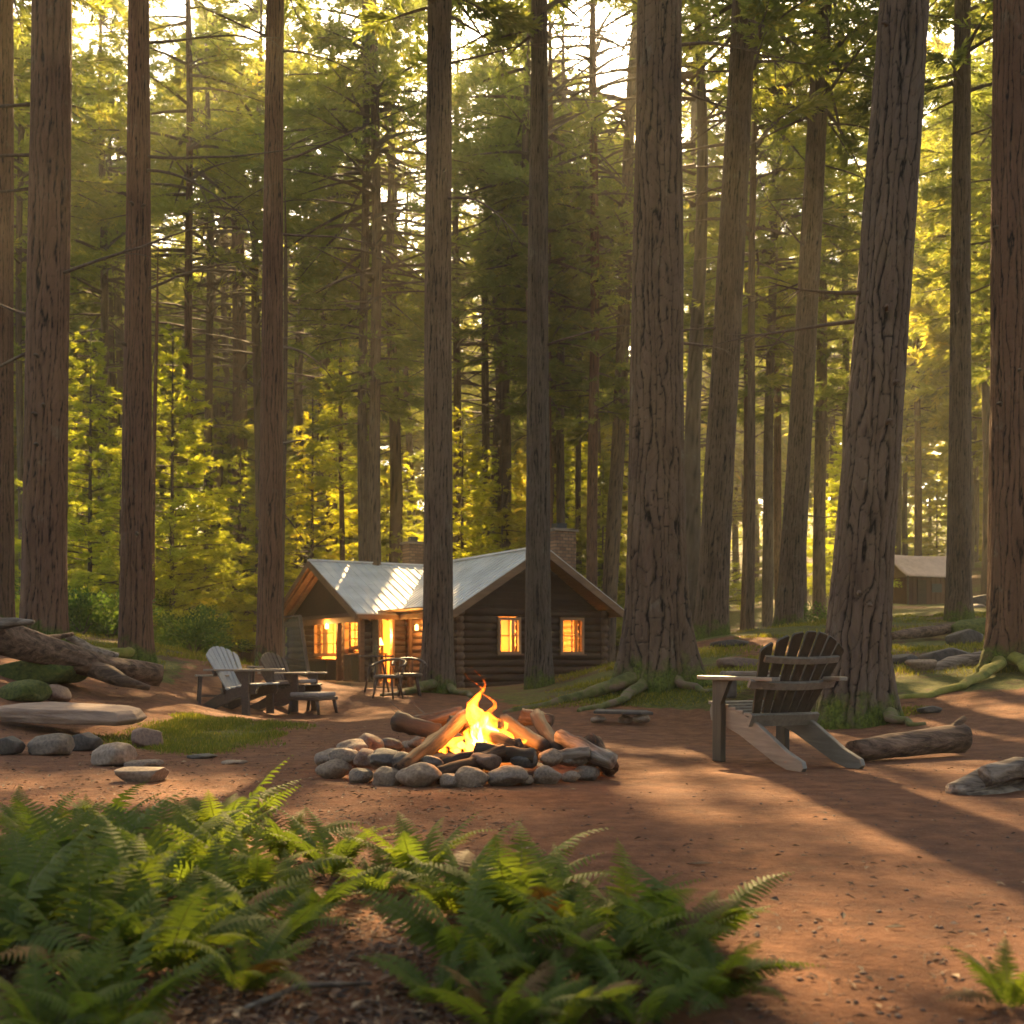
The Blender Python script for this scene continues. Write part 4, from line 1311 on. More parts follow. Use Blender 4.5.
inside_lamp(-.62, 3.9, .98, 'small table just inside the open cabin door', 'lit table lamp seen through the open cabin door', 1.3)
inside_lamp(0.6, 8.3, .75, 'small table behind the porch window', 'lit lamp glowing behind the porch window', 1.6)
inside_lamp(3.55, 1.6, .80, 'small table behind the right front window of the cabin', 'lit lamp behind the right front window of the cabin', 1.3)
inside_lamp(0.8, 1.3, .70, 'small table behind the left front window of the cabin', 'lit lamp behind the left front window of the cabin', .7)
# porch ceiling lamp (warm light on soffit and wall)
pl = thing('porch_lantern', 'small warm lantern hanging under the porch gable', 'lantern', cab_world(-1.55, 5.6, 1.72), R(30))
G().lathe([(.05, 0), (.06, .01), (.06, .12), (.02, .17), (.008, .2)], 8).build('lantern_body', M['lampshade'], pl)
ld = bpy.data.lights.new('lantern_bulb', 'POINT'); ld.energy = 26; ld.color = (1.0, .45, .12); ld.shadow_soft_size = .07
lo = bpy.data.objects.new('lantern_bulb', ld); COL.objects.link(lo); lo.parent = pl; lo.location = (-.12, 0, .05)
pl2 = thing('wall_lantern', 'small lit lantern on the log wall right of the cabin door', 'lantern', cab_world(-.22, 2.1, 1.62), R(30))
G().lathe([(.04, 0), (.05, .01), (.05, .12), (.02, .16)], 8).build('lantern_body', M['lampshade'], pl2)
ld = bpy.data.lights.new('lantern_bulb', 'POINT'); ld.energy = 9; ld.color = (1.0, .45, .12); ld.shadow_soft_size = .05
lo = bpy.data.objects.new('lantern_bulb', ld); COL.objects.link(lo); lo.parent = pl2; lo.location = (-.1, -.02, .05)
# chimneys
def chimney(a, b_, wa, wb, z1, z0=0):
    g = G(); g.box((a, b_, (z0 + z1) / 2), (wa, wb, z1 - z0)); c_ = g.build('chimney', M['chimney'], cab, bevel=.02)
    G().box((a, b_, z1 + .04), (wa + .12, wb + .12, .08)).build('chimney_cap', M['driftwood'], c_, bevel=.01)
    G().box((a, b_, z1 + .17), (wa * .45, wb * .45, .18)).build('flue', M['black'], c_)
    return c_
chimney(3.95, 1.25, .72, .72, 4.5, 2.4)
c2 = chimney(2.35, 7.9, .55, .55, 4.65, 3.4)

# porch furniture
def on_porch(a, b_, z=.167): return cab_world(a, b_, z)
t = thing('storage_chest', 'black storage chest under the wide porch window', 'chest', on_porch(-1.40, 6.3), R(30))
G().box((0, 0, .3), (.42, 1.5, .58)).build('chest_body', M['black'], t, bevel=.01)
G().box((0, 0, .62), (.46, 1.56, .05)).build('lid', M['book'], t, bevel=.008)
t = thing('cane_cabinet', 'low woven cane cabinet beside the cabin door', 'cabinet', on_porch(-1.42, 3.8), R(30))
G().box((0, 0, .38), (.36, .6, .70)).build('cabinet_body', M['basket'], t, bevel=.01)
G().box((0, 0, .76), (.42, .68, .04)).build('top', M['trim'], t, bevel=.006)
for k in range(4): G().box((-.19, -.22 + k * .147, .38), (.02, .02, .68)).build('slat', M['trim'], t)
# leaning smoked-glass windbreak at the porch corner
t = thing('windbreak_panel', 'smoky glass windbreak panel with a slanted dark post at the porch corner', 'windbreak')
p0, p1 = P(300, 616, 31.5), P(311, 690, 29.0)
G().beam(p0, p1, .09, .09).build('slanted_post', M['chair_brown'], t, bevel=.01)
q0, q1 = P(281, 617, 31.5), P(283, 686, 29.0)
G().beam(q0, q1, .05, .05).build('post', M['chair_brown'], t)
G().beam(q0, p0, .05, .05).build('rail', M['chair_brown'], t)
mq, mp_ = q0.lerp(q1, .62), p0.lerp(p1, .62)
G().beam(mq, mp_, .04, .04).build('rail', M['chair_brown'], t)
g = G(); nrm = (p0 - q0).cross(q1 - q0).normalized()
g.prism([q0, p0, p1, q1], nrm * .008); g.build('pane', M['smoky'], t)

# round tub chairs by the porch
def tub_chair(px, py, rz, lab):
    w_ = hit(px, py)
    t = thing('tub_chair', lab, 'chair', w_, rz); t.scale = (.86,) * 3
    G().lathe([(.0, .38), (.25, .38), (.27, .40), (.27, .43), (.24, .45)], 14).build('seat', M['chair_brown'], t, True)
    pts = [(.33 * math.cos(a), .33 * math.sin(a), .62 + .12 * max(0, math.cos(a + 1.57))) for a in [R(-20 - 220 * k / 12 + 20 + 20) for k in range(13)]]
    G().tube(pts, .025, 6).build('back_rail', M['chair_brown'], t, True)
    for k in range(1, 12, 2):
        p = pts[k]
        G().tube([(p[0] * .8, p[1] * .8, .42), p], .012, 5).build('spindle', M['chair_brown'], t, True)
    for a in (45, 135, 225, 315):
        c_, s_ = math.cos(R(a)), math.sin(R(a))
        G().tube([(c_ * .2, s_ * .2, .4), (c_ * .3, s_ * .3, 0)], [.025, .018], 6).build('leg', M['chair_brown'], t, True)
tub_chair(388, 699, R(160), 'dark bentwood tub chair in front of the cabin door, left of two')
tub_chair(409, 696, R(190), 'dark bentwood tub chair half hidden by the trunk before the cabin roof')
t = thing('porch_table', 'small dark round table with a bottle between tub chair and door', 'table', hit(376, 694))
G().lathe([(.0, .62), (.3, .62), (.31, .635), (.3, .65)], 18).build('tabletop', M['chair_brown'], t)
for a in (30, 150, 270): G().tube([(math.cos(R(a)) * .1, math.sin(R(a)) * .1, .62), (math.cos(R(a)) * .24, math.sin(R(a)) * .24, 0)], .018, 6).build('leg', M['chair_brown'], t, True)
bt = link('bottle', G().lathe([(.04, 0), (.045, .02), (.045, .14), (.018, .19), (.016, .26)], 12).mesh('bottle', M['basket'], True), loc=hit(376, 694) + Vector((0, -.05, .65)))
tag(bt, 'small amber bottle standing on the dark round porch table', 'bottle')

# ------------------------------------------------------------------ slatted armchairs
def armchair(lab, loc, rz, m_back, m_seat, m_rail, m_arm, m_leg, sc=1.0):
    t = thing('slatted_armchair', lab, 'chair', loc, rz); t.scale = (sc,) * 3
    w = .48
    prof = [(.47, .41), (.49, .36), (.47, .29), (.36, .275), (.12, .205), (-.30, .035), (-.44, 0.0), (-.56, .0), (-.59, .03), (-.57, .075), (-.40, .135), (-.10, .29), (.12, .375), (.30, .405)]
    for s_ in (-1, 1):
        G().prism([(s_ * w / 2 - .018, y, z) for y, z in prof], (.036, 0, 0)).build('side_rail', m_rail, t, bevel=.006)
        G().box((s_ * (w / 2 + .042), .33, .295), (.045, .11, .59)).build('front_leg', m_leg, t, bevel=.006)
        x = s_ * (w / 2 + .045)
        poly = [(x - .07, .50), (x - .045, .545), (x + .045, .545), (x + .08, .50), (x + .08, .25), (x + .045, -.10), (x + .035, -.34), (x - .035, -.34), (x - .05, .0), (x - .07, .25)]
        G().prism([(a, b_, .592) for a, b_ in poly][::1], (0, 0, .028)).build('arm', m_arm, t, bevel=.006)
        G().prism([(s_ * (w / 2 + .042), .30, .59), (s_ * (w / 2 + .042), .16, .59), (s_ * (w / 2 + .042), .27, .42)], (.03 * s_, 0, 0)).build('arm_bracket', m_leg, t)
    for k in range(6):
        y = .455 - k * .088
        z = .408 + (.0 if k < 2 else -(k - 1) * .016)
        G().box((0, y, z + .012), (w + .05, .078, .022), Matrix.Translation((0, 0, 0))).build('seat_slat', m_seat, t, bevel=.004)
    # back: fan of slats leaning away
    yb, zb = -.02, .30
    dv = Vector((0, -.48, .877)).normalized()
    nv = Vector((0, .877, .48)).normalized()
    ln = [.56, .645, .69, .705, .69, .645, .56]
    for k in range(7):
        u = (k - 3)
        xb, xt = u * .068, u * .104
        hb, ht = .029, .047
        l_ = ln[k]
        pts = []
        arch = lambda x: .715 - 1.25 * x * x
        sideN = [(xb - hb, 0), (xb + hb, 0)]
        ht = .041
        arc = [(xt + f_ * ht, arch(xt + f_ * ht) - (.012 if abs(f_) > .95 else 0)) for f_ in (1, .8, .3, -.3, -.8, -1)]
        poly = [Vector((x, yb, zb)) + dv * s_ + nv * (.0022 * u * u) for x, s_ in sideN + arc]
        G().prism(poly, nv * .02).build('back_slat', m_back, t, bevel=.004)
    def batten(s_, hw, th, ht_, curve=.0, name='back_brace', off=.0):
        c_ = Vector((0, yb, zb)) + dv * s_ - nv * (.016 + off)
        g = G(); pts = [c_ + Vector((hw * (i / 4 - 1), 0, 0)) + nv * (curve * (i / 4 - 1) ** 2) for i in range(9)]
        for i in range(8): g.beam(pts[i], pts[i + 1], th, ht_, dv)
        g.build(name, m_rail, t)
    batten(.50, .31, .028, .045, .03)
    batten(.30, .36, .03, .055, .04)
    batten(.03, .29, .03, .09, .0)
    return t
A0 = P(862, 769, 7.62); A0.z = 0
c_rear = Vector((2.19, 7.58, 0))
fw = Vector((-.4, .9165, 0))
cpos = c_rear + fw * .56
cpos.z = ground(cpos.x, cpos.y) + .002
armchair('weathered dark wooden armchair seen from behind beside the huge cracked pine', cpos, R(23.6), M['chair_dark'], M['chair_rail'], M['chair_rail'], M['chair_rail'], M['chair_dark'], 1.04)
lp = hit(238, 714)
armchair('pale grey slatted armchair with dark arms beside the deck-chair pine', lp, R(-112), M['chair_grey'], M['chair_grey'], M['chair_brown'], M['chair_arm'], M['chair_brown'], 1.02)

# lounge chair with footrest
t = armchair('low dark brown reclining chair with a grey cushion, left of the porch', hit(287, 711), R(-112), M['chair_brown'], M['chair_brown'], M['chair_brown'], M['chair_arm'], M['chair_brown'], .92)
G().box((0, .20, .45), (.47, .48, .06), Matrix.Rotation(R(4), 4, 'X')).build('seat_cushion', M['cushion'], t, bevel=.022)
t = thing('footstool', 'low brown footstool with a grey cushion in front of the dark brown reclining chair', 'footstool', hit(313, 714), R(-112)); t.scale = (.95, 1.0, .95)
G().box((0, 0, .24), (.56, .52, .05)).build('frame', M['chair_brown'], t, bevel=.008)
G().box((0, 0, .30), (.52, .48, .07)).build('cushion', M['cushion'], t, bevel=.025)
for i in (-1, 1):
    for j in (-1, 1): G().tube([(i * .24, j * .21, .22), (i * .26, j * .25, 0)], [.03, .022], 8).build('leg', M['chair_brown'], t, True)
# small tables
def small_table(lab, loc, rz, w=.42, h_=.46, mt='chair_arm'):
    t = thing('side_table', lab, 'table', loc, rz)
    g = G()
    for k in range(4): g.box((0, (k - 1.5) * w / 4, h_), (w * 1.1, w / 4 - .008, .022))
    g.build('tabletop', M[mt], t, bevel=.003)
    for i in (-1, 1):
        for j in (-1, 1): G().beam((i * w * .4, j * w * .4, h_ - .012), (i * w * .46, j * w * .46, 0), .035, .035, (0, 1, 0)).build('leg', M['chair_brown'], t)
    G().beam((-w * .42, 0, h_ * .35), (w * .42, 0, h_ * .35), .03, .03).build('stretcher', M['chair_brown'], t)
    return t
small_table('small slatted stool-table on the left side of the pale grey armchair', hit(212, 707), R(20), .40, .44)
w_ = hit(262, 700)
small_table('small slatted table between the grey armchair and the dark brown reclining chair', w_, R(5), .36, .50)
pot = thing('potted_plant', 'little green pot plant on the table between the two seats', 'plant', w_ + Vector((0, 0, .515)))
G().lathe([(.04, 0), (.055, .09), (.06, .1)], 10).build('pot', M['book'], pot)
rg = random.Random(3); g = G()
for k in range(26):
    a = rg.random() * 6.28; l_ = rg.uniform(.06, .14); p = Vector((0, 0, .09)); q = p + Vector((math.cos(a) * l_ * .7, math.sin(a) * l_ * .7, l_)); s_ = Vector((-math.sin(a), math.cos(a), 0)) * .014
    g.add([p, (p + q) / 2 + s_, q, (p + q) / 2 - s_], [(0, 1, 2, 3)])
g.build('leaves', M['plant'], pot)

# ------------------------------------------------------------------ stones
def stone_mesh(seed, mat, flat=.62, amp=.28, sub=3, ang=.0):
    import bmesh
    bm = bmesh.new(); bmesh.ops.create_icosphere(bm, subdivisions=sub, radius=1)
    co = np.array([v.co[:] for v in bm.verts])
    nrm_ = co.copy()
    d = 1 + amp * fbm(nrm_[:, 0] * 1.1 + seed * 3.1, nrm_[:, 1] * 1.1, nrm_[:, 2] * 1.1, seed, 2) + .04 * fbm(nrm_[:, 0] * 5, nrm_[:, 1] * 5, nrm_[:, 2] * 5, seed + 7, 2)
    co = nrm_ * d[:, None]
    if ang:
        rg = np.random.default_rng(seed)
        for k in range(7):
            n_v = unit(rg.normal(size=3) * [1, 1, 1.2]); lim = rg.uniform(.55, .85)
            over = np.maximum(co @ n_v - lim, 0)
            co = co - over[:, None] * n_v[None] * ang
    co[:, 2] *= flat
    for v, c_ in zip(bm.verts, co): v.co = c_
    me = bpy.data.meshes.new('stone'); bm.to_mesh(me); bm.free()
    me.materials.append(mat)
    me.polygons.foreach_set('use_smooth', [True] * len(me.polygons))
    return me
SM = {k: [stone_mesh(20 + i * 5 + j, M['stone_' + k], .6 + .08 * (i % 3), .32, 4, .55) for i in range(3)] for j, k in enumerate(('tan', 'grey', 'dark', 'red'))}
FC = Vector(((467 - 512) / F_PX * 7.55, 7.55, 0)); FC.z = ground(FC.x, FC.y)
rs = random.Random(4)
def put_stone(x, y, sx, sy, sz, kind, var, rz, lab, name='stone', group=None, zoff=0.0, z=None, tilt=(0, 0), cat='stone'):
    o = link(name, SM[kind][var % 3])
    o.scale = (sx, sy, sz); o.rotation_euler = (tilt[0], tilt[1], rz)
    zz = ground(x, y) if z is None else z
    o.location = (x, y, zz + sz * .62 * .72 + zoff)
    return tag(o, lab, cat, group)
WORD = {'tan': 'tan', 'grey': 'grey', 'dark': 'dark', 'red': 'reddish'}
ordn = ['leftmost', 'second from the left', 'third from the left', 'fourth from the left', 'fifth from the left', 'sixth from the left', 'seventh from the left', 'eighth from the left', 'ninth from the left', 'tenth from the left', 'eleventh from the left', 'twelfth from the left', 'thirteenth from the left', 'fourteenth from the left', 'fifteenth from the left', 'sixteenth from the left']
# front row, left to right: pixel x, pixel y of centre, half width px, kind
front = [(336, 760, 17, 'tan'), (362, 764, 13, 'grey'), (388, 767, 15, 'tan'), (421, 769, 21, 'tan'), (452, 776, 12, 'grey'), (470, 777, 16, 'tan'), (508, 772, 19, 'grey'), (527, 779, 8, 'tan'), (546, 776, 15, 'grey'), (571, 776, 10, 'tan'), (588, 770, 13, 'grey'), (606, 764, 9, 'tan')]
for k, (px, py, hw, kd) in enumerate(front):
    a = math.pi + math.acos(max(-1, min(1, (467 - px) / 150))) 
    a = math.pi + (math.pi) * (k + .5) / len(front)
    rad = 1.0
    # lay on an ellipse in the ground plane
    xx = (px - 512) / F_PX
    yy = FC.y - math.sqrt(max(.02, 1 - ((px - 467) / 150) ** 2)) * .92
    sz = hw / F_PX * yy
    put_stone(xx * yy, yy, sz * 1.08, sz * .9, sz * 1.05, kd, k, rs.random() * .5 - .25, f'{WORD[kd]} rounded stone in the front row of the fire ring, {ordn[k]}', 'fire_ring_stone', 'stones of the fire ring')
second = [(345, 748, 15, 'grey'), (366, 750, 13, 'red'), (388, 741, 17, 'dark'), (404, 752, 14, 'dark'), (378, 756, 12, 'tan'), (432, 760, 12, 'dark'), (486, 763, 15, 'red'), (524, 757, 14, 'dark'), (550, 757, 15, 'tan'), (575, 754, 14, 'grey'), (596, 752, 12, 'red'), (563, 765, 12, 'grey')]
for k, (px, py, hw, kd) in enumerate(second):
    yy = FC.y - math.sqrt(max(.02, 1 - ((px - 467) / 145) ** 2)) * .66
    sz = hw / F_PX * yy
    put_stone((px - 512) / F_PX * yy, yy, sz * 1.15, sz, sz, kd, k + 1, rs.random() * 3, f'{WORD[kd]} stone heaped behind the front row of the fire ring, {ordn[k]}', 'fire_ring_stone', 'stones of the fire ring', zoff=.09)
for k in range(16):
    a = math.pi * (k + .3) / 16
    xx, yy = FC.x + math.cos(math.pi - a) * .92, FC.y + math.sin(a) * .9
    kd = ('grey', 'tan', 'red', 'dark')[k % 4]; sz = rs.uniform(.075, .12)
    put_stone(xx, yy, sz * 1.15, sz, sz * 1.05, kd, k, rs.random() * 3, f'{WORD[kd]} far side stone of the fire ring, {ordn[k]}', 'fire_ring_stone', 'stones of the fire ring', zoff=.03)
rear2 = 10
for k in range(rear2):
    a = math.pi * (k + .5) / rear2
    xx, yy = FC.x + math.cos(math.pi - a) * .8, FC.y + math.sin(a) * .7
    kd = ('tan', 'red', 'dark', 'tan')[k % 4]; sz = rs.uniform(.08, .12)
    put_stone(xx, yy, sz * 1.2, sz, sz, kd, k + 1, rs.random() * 3, f'{WORD[kd]} stone inside the far rim of the fire ring, {ordn[k]}', 'fire_ring_stone', 'stones of the fire ring', zoff=.10)
# ash and ember bed
g = G(); g.lathe([(.62, 0), (.55, .05), (.3, .11), (.05, .13)], 24)
ash = g.build('ash_bed', M['char'], None, True); ash.location = FC; tag(ash, 'low bed of ash and charred bits inside the fire ring', 'ash', kind='stuff')
# firewood
def wood(lab, p, q, r_, mat, group='firewood in the fire ring', name='firewood_log', n=8, taper=.85, bump_=.12):
    p, q = Vector(p), Vector(q); L_ = (q - p).length
    t_ = bpy.data.objects.new(name, None)
    g = G(); rd = random.Random(int(L_ * 1000)); m_ = 9
    pts = [Vector((L_ * (i / (m_ - 1) - .5), rd.uniform(-.007, .007), rd.uniform(-.007, .007))) for i in range(m_)]
    r_ *= .82
    g.tube(pts, [r_ * (1 - (1 - taper) * i / (m_ - 1)) * rd.uniform(.97, 1.03) for i in range(m_)], 20, bump=bump_ * 1.3, seed=int(L_ * 999))
    o = g.build(name, M[mat], None, True)
    o.location = (p + q) / 2
    o.rotation_euler = (q - p).to_track_quat('X', 'Z').to_euler()
    return tag(o, lab, 'log', group)
wood('long pale log leaning on the left side of the flames, its foot among the stones', P(400, 772, 6.75), P(466, 716, 7.45), .068, 'firewood')
wood('brown log slanting down to the right behind the left leaning log', P(452, 722, 7.5), P(515, 748, 7.1), .06, 'firewood')
wood('charred log lying low under the left side of the flames', P(442, 766, 6.95), P(520, 744, 7.2), .058, 'char')
wood('reddish log end pointing right below the flames', P(478, 752, 7.0), P(534, 757, 6.9), .07, 'char')
wood('tan log lying across the front of the fire', P(436, 778, 6.78), P(505, 752, 6.95), .07, 'firewood')
wood('charred log leaning right of the flames', P(505, 722, 7.6), P(545, 748, 7.2), .06, 'char')
wood('thin brown stick leaning against the right of the fire', P(513, 728, 7.7), P(548, 752, 7.25), .032, 'firewood')
wood('dark upright log stump end standing right of the fire', P(536, 716, 7.75), P(558, 752, 7.25), .062, 'char')
wood('dark log at the back left of the fire ring', P(395, 722, 7.9), P(440, 732, 7.8), .085, 'char')
wood('long brown log lying at the back left of the fire ring', P(418, 725, 8.1), P(462, 712, 8.0), .07, 'log_dead')
wood('pale branch lying along the right side of the fire ring', P(545, 757, 7.0), P(590, 752, 7.0), .05, 'driftwood')
wood('pale driftwood log on the right rim of the fire ring', P(560, 738, 7.3), P(612, 762, 6.95), .07, 'driftwood')
wood('broken bark-covered log end at the far right of the fire ring', P(590, 742, 7.3), P(612, 768, 7.0), .075, 'firewood')
wood('short dark log behind the flames on the right', P(520, 716, 8.1), P(552, 722, 8.0), .08, 'log_dead')
for k in range(5):
    a = rs.uniform(R(100), R(150)); p = P(rs.uniform(425, 450), 738, 8.2)
    lab = 'thin bare twig sticking up at the back left of the fire ring'
    wood(lab, p, p + Vector((-.25 - .1 * rs.random(), .1, .20 + .12 * rs.random())), .006, 'driftwood', 'twigs at the back of the fire ring', 'twig', taper=.3)
# embers
ec = 0
for (px, py, d, r_) in ((470, 748, 7.2, .035), (478, 752, 7.1, .03), (462, 745, 7.3, .03), (492, 749, 7.2, .04), (578, 742, 7.2, .018), (585, 746, 7.15, .014), (508, 750, 7.1, .03), (457, 751, 7.1, .022)):
    o = link('ember', stone_mesh(90 + ec, M['ember'], .8, .3, 2), loc=P(px, py, d)); o.scale = (r_,) * 3
    tag(o, 'glowing ember among the logs of the campfire', 'ember', 'embers in the campfire'); ec += 1
# flames: glowing volumes
def flame_mat(name, c0, c1, s, z0, z1):
    m = bpy.data.materials.new(name); m.use_nodes = True
    nt = m.node_tree; nt.nodes.remove(nt.nodes['Principled BSDF'])
    tc = N(nt, 'TexCoord'); sp = N(nt, 'SeparateXYZ'); nt.links.new(tc.outputs['Object'], sp.inputs[0])
    mr = N(nt, 'MapRange'); mr.inputs[1].default_value = z0; mr.inputs[2].default_value = z1; nt.links.new(sp.outputs[2], mr.inputs[0])
    col = ramp(nt, mr.outputs[0], [(0, c0), (1, c1)])
    ns = noise(nt, coords(nt, (1, 1, .32)), 17, 5, .65, .9)
    st = ramp(nt, ns, [(.43, 0.0), (.57, 1.0)])
    fade = ramp(nt, mr.outputs[0], [(0, 1.0), (.6, .75), (1, .25)])
    mu = N(nt, 'Math', operation='MULTIPLY'); nt.links.new(st, mu.inputs[0]); nt.links.new(fade, mu.inputs[1])
    mu2 = N(nt, 'Math', operation='MULTIPLY'); nt.links.new(mu.outputs[0], mu2.inputs[0]); mu2.inputs[1].default_value = s
    e = N(nt, 'Emission'); nt.links.new(col, e.inputs[0]); nt.links.new(mu2.outputs[0], e.inputs[1])
    nt.links.new(e.outputs[0], nt.nodes['Material Output'].inputs['Volume'])
    return m
fm_o = flame_mat('flame_outer', (1.0, .20, .015), (1.0, .10, .006), 48, 0, .62)
fm_i = flame_mat('flame_inner', (1.0, .50, .10), (1.0, .30, .04), 130, 0, .5)
FB = P(486, 752, 7.3)
def tongue(g, dx, dy, w, h_, lean, ph, tw=1.0):
    pts, rad = [], []
    for i in range(15):
        u = i / 14
        pts.append((dx + lean * u + .045 * math.sin(u * 7 * tw + ph) * u ** .8, dy + .03 * math.sin(u * 5 + ph * 2) * u, h_ * u))
        rad.append(max(.0015, w * (math.sin(math.pi * min(1, (u + .12) / 1.12) ** .62)) * (1 - .35 * u)))
    g.tube(pts, rad, 14, flat=.8)
fl = thing('campfire_flame', 'bright orange campfire flame rising from the logs', 'flame', FB); fl.scale = (1.35, 1.25, 1.05)
for (dx_, dy_, w__, h__, le_, ph_, tw_) in ((-.02, 0, .085, .42, -.02, .3, 1.0), (-.07, .02, .05, .34, .05, 1.4, 1.5), (.06, -.02, .07, .30, -.09, 2.2, 1.2), (.02, -.02, .04, .40, -.01, 4.2, 1.9),
        (-.04, 0, .030, .55, .0, 5.0, 1.7), (-.0, .02, .028, .50, -.06, 2.9, 2.1), (.11, -.04, .045, .19, -.04, 3.2, 1.3), (.16, -.05, .03, .10, .0, .9, 1.3), (-.16, -.03, .04, .13, .03, .2, 1.4), (-.21, -.04, .03, .09, .0, 1.2, 1.4), (.03, .04, .06, .36, -.10, .8, 1.8), (-.09, .03, .03, .24, .03, 3.3, 2.2), (.09, .02, .03, .27, -.03, 5.5, 2.0)):
    g = G(); tongue(g, dx_, dy_, w__, h__, le_, ph_, tw_); g.build('flame_tongue', fm_o, fl, True)
for (dx_, dy_, w__, h__, le_, ph_, tw_) in ((-.01, -.01, .05, .30, -.03, 1.0, 1.3), (.05, -.02, .045, .20, -.05, 2.7, 1.2), (-.05, -.0, .03, .22, .02, 3.9, 1.5)):
    g = G(); tongue(g, dx_, dy_, w__, h__, le_, ph_, tw_); g.build('flame_core', fm_i, fl, True)
ld = bpy.data.lights.new('fire_light', 'POINT'); ld.energy = 9; ld.color = (1.0, .38, .09); ld.shadow_soft_size = .12
lo = bpy.data.objects.new('fire_light', ld); COL.objects.link(lo); lo.parent = fl; lo.location = (0, 0, .22)

# ------------------------------------------------------------------ left side: fallen trunk, slabs, boulders
def big_log(name, lab, pts, rads, mat, bump_=.07, n=20, parent=None, cat='log', seed=1):
    base = Vector(pts[0]) if parent is None else parent.location
    pp = []
    rr_ = []
    m_ = len(pts) - 1
    for j in range(m_):
        for k in range(14):
            u = k / 14
            pp.append(Vector(pts[j]).lerp(Vector(pts[j + 1]), u) - base); rr_.append(rads[j] + (rads[j + 1] - rads[j]) * u)
    pp.append(Vector(pts[-1]) - base); rr_.append(rads[-1])
    g = G(); g.tube(pp, rr_, n, bump=bump_, seed=seed)
    o = g.build(name, M[mat], parent, True)
    if parent is None:
        o.location = base; tag(o, lab, cat)
    return o
t = thing('fallen_log', 'big fallen brown trunk sloping down to its sawn end at the left', 'log', P(0, 640, 12.6))
big_log('trunk', None, [P(-60, 618, 12.2), P(-5, 636, 12.4), P(50, 652, 12.8), P(105, 668, 13.2), P(160, 676, 13.6)], [.22, .19, .165, .14, .125], 'log_dead', .14, 36, parent=t)
big_log('branch', None, [P(95, 668, 13.1), P(125, 682, 12.8), P(150, 688, 12.9)], [.12, .07, .03], 'log_dead', .15, 10, t)
big_log('branch', None, [P(-20, 628, 12.3), P(15, 622, 12.2), P(34, 622, 12.1)], [.10, .05, .02], 'driftwood', .15, 8, t)
big_log('branch', None, [P(70, 650, 12.9), P(40, 640, 13.4), P(72, 634, 13.9)], [.07, .05, .03], 'log_dead', .12, 8, t)
big_log('fallen_limb', 'pale crooked limb lying between the fallen trunk and the reddish pine', [P(68, 636, 15), P(92, 650, 15.2), P(118, 656, 15.4)], [.05, .06, .04], 'driftwood', .12, 8)

SB = [stone_mesh(140 + k, M['stone_' + kk], .55, .25, 4, .8) for k, kk in enumerate(('tan', 'grey', 'dark', 'red'))]
def boulder(px, py, wpx, hpx, kind, lab, rz=0.0, depth=None, mat=None, name='boulder', tilt=(0, 0), cat='rock', dk=1.0):
    w_ = hit(px, py + hpx * .45) if depth is None else at(px, depth)
    sx = wpx / 2 / F_PX * w_.y; sz = hpx / 2 / F_PX * w_.y / .5
    me = SB[kind]
    if mat:
        me = me.copy(); me.materials.clear(); me.materials.append(M[mat])
    o = link(name, me); o.scale = (sx, sx * dk, sz); o.rotation_euler = (tilt[0], tilt[1], rz)
    o.location = (w_.x, w_.y + sx * .5, w_.z + sz * .33)
    return tag(o, lab, cat)
w_ = hit(60, 738)
g = G()
poly = [(-.72, -.20), (-.60, -.33), (-.25, -.36), (.15, -.33), (.55, -.30), (.66, -.16), (.63, .10), (.40, .30), (.0, .36), (-.45, .33), (-.70, .12)]
nl_ = len(poly)
vs_ = []
for lay, (zz, f_) in enumerate(((0, .93), (.05, 1.0), (.10, .97), (.13, .90))):
    for i, (a, b_) in enumerate(poly):
        vs_.append((a * f_ + .012 * math.sin(i * 7 + lay * 3), b_ * f_ + .012 * math.cos(i * 5 + lay * 2), zz + .012 * math.sin(i * 3.1)))
g.add(vs_, [tuple(range(nl_))[::-1], tuple(3 * nl_ + i for i in range(nl_))] + [(l * nl_ + i, l * nl_ + (i + 1) % nl_, (l + 1) * nl_ + (i + 1) % nl_, (l + 1) * nl_ + i) for l in range(3) for i in range(nl_)])
o = g.build('stone_slab', M['slab'], None, False, .012)
o.location = w_ + Vector((0, .38, .13)); o.rotation_euler = (R(3), R(2), R(-6)); tag(o, 'large flat tan slab resting on smaller rocks at the left', 'rock')
boulder(80, 740, 38, 24, 2, 'dark round rock under the large flat slab', .3)
boulder(46, 744, 46, 26, 1, 'grey flat-topped rock at the left end under the slab', .5)
boulder(109, 754, 44, 28, 1, 'grey wedge-shaped rock right in front of the slab', .2)
boulder(143, 737, 38, 24, 3, 'reddish block of rock at the right end of the slab', .1)
boulder(138, 774, 62, 20, 0, 'pale yellow flat stone lying at the edge of the ferns', .2, mat='stone_tan', dk=.6)
boulder(140, 764, 40, 9, 1, 'thin flat grey stone behind the pale yellow one', .4, dk=.5)
boulder(4, 744, 34, 24, 2, 'dark rock at the left edge next to the slab', .4)
boulder(18, 690, 50, 26, 1, 'moss-rimmed rounded boulder at the left edge above the slab', .2, mat='moss')
boulder(50, 692, 36, 20, 3, 'reddish rounded boulder right of the moss-rimmed one', .9)
boulder(35, 668, 90, 34, 2, 'low moss-covered mound of rock under the fallen trunk', .2, mat='moss')
0 and boulder(-10, 715, 60, 40, 1, 'grey boulder cut by the left edge of the photo', .2)
for k, (px, py, w, h_, kd, lb) in enumerate(((200, 756, 30, 6, 2, 'flat dark stone half sunk at the grass edge, left one'), (232, 762, 26, 5, 1, 'flat dark stone half sunk at the grass edge, right one'))):
    boulder(px, py, w, h_, kd, lb)
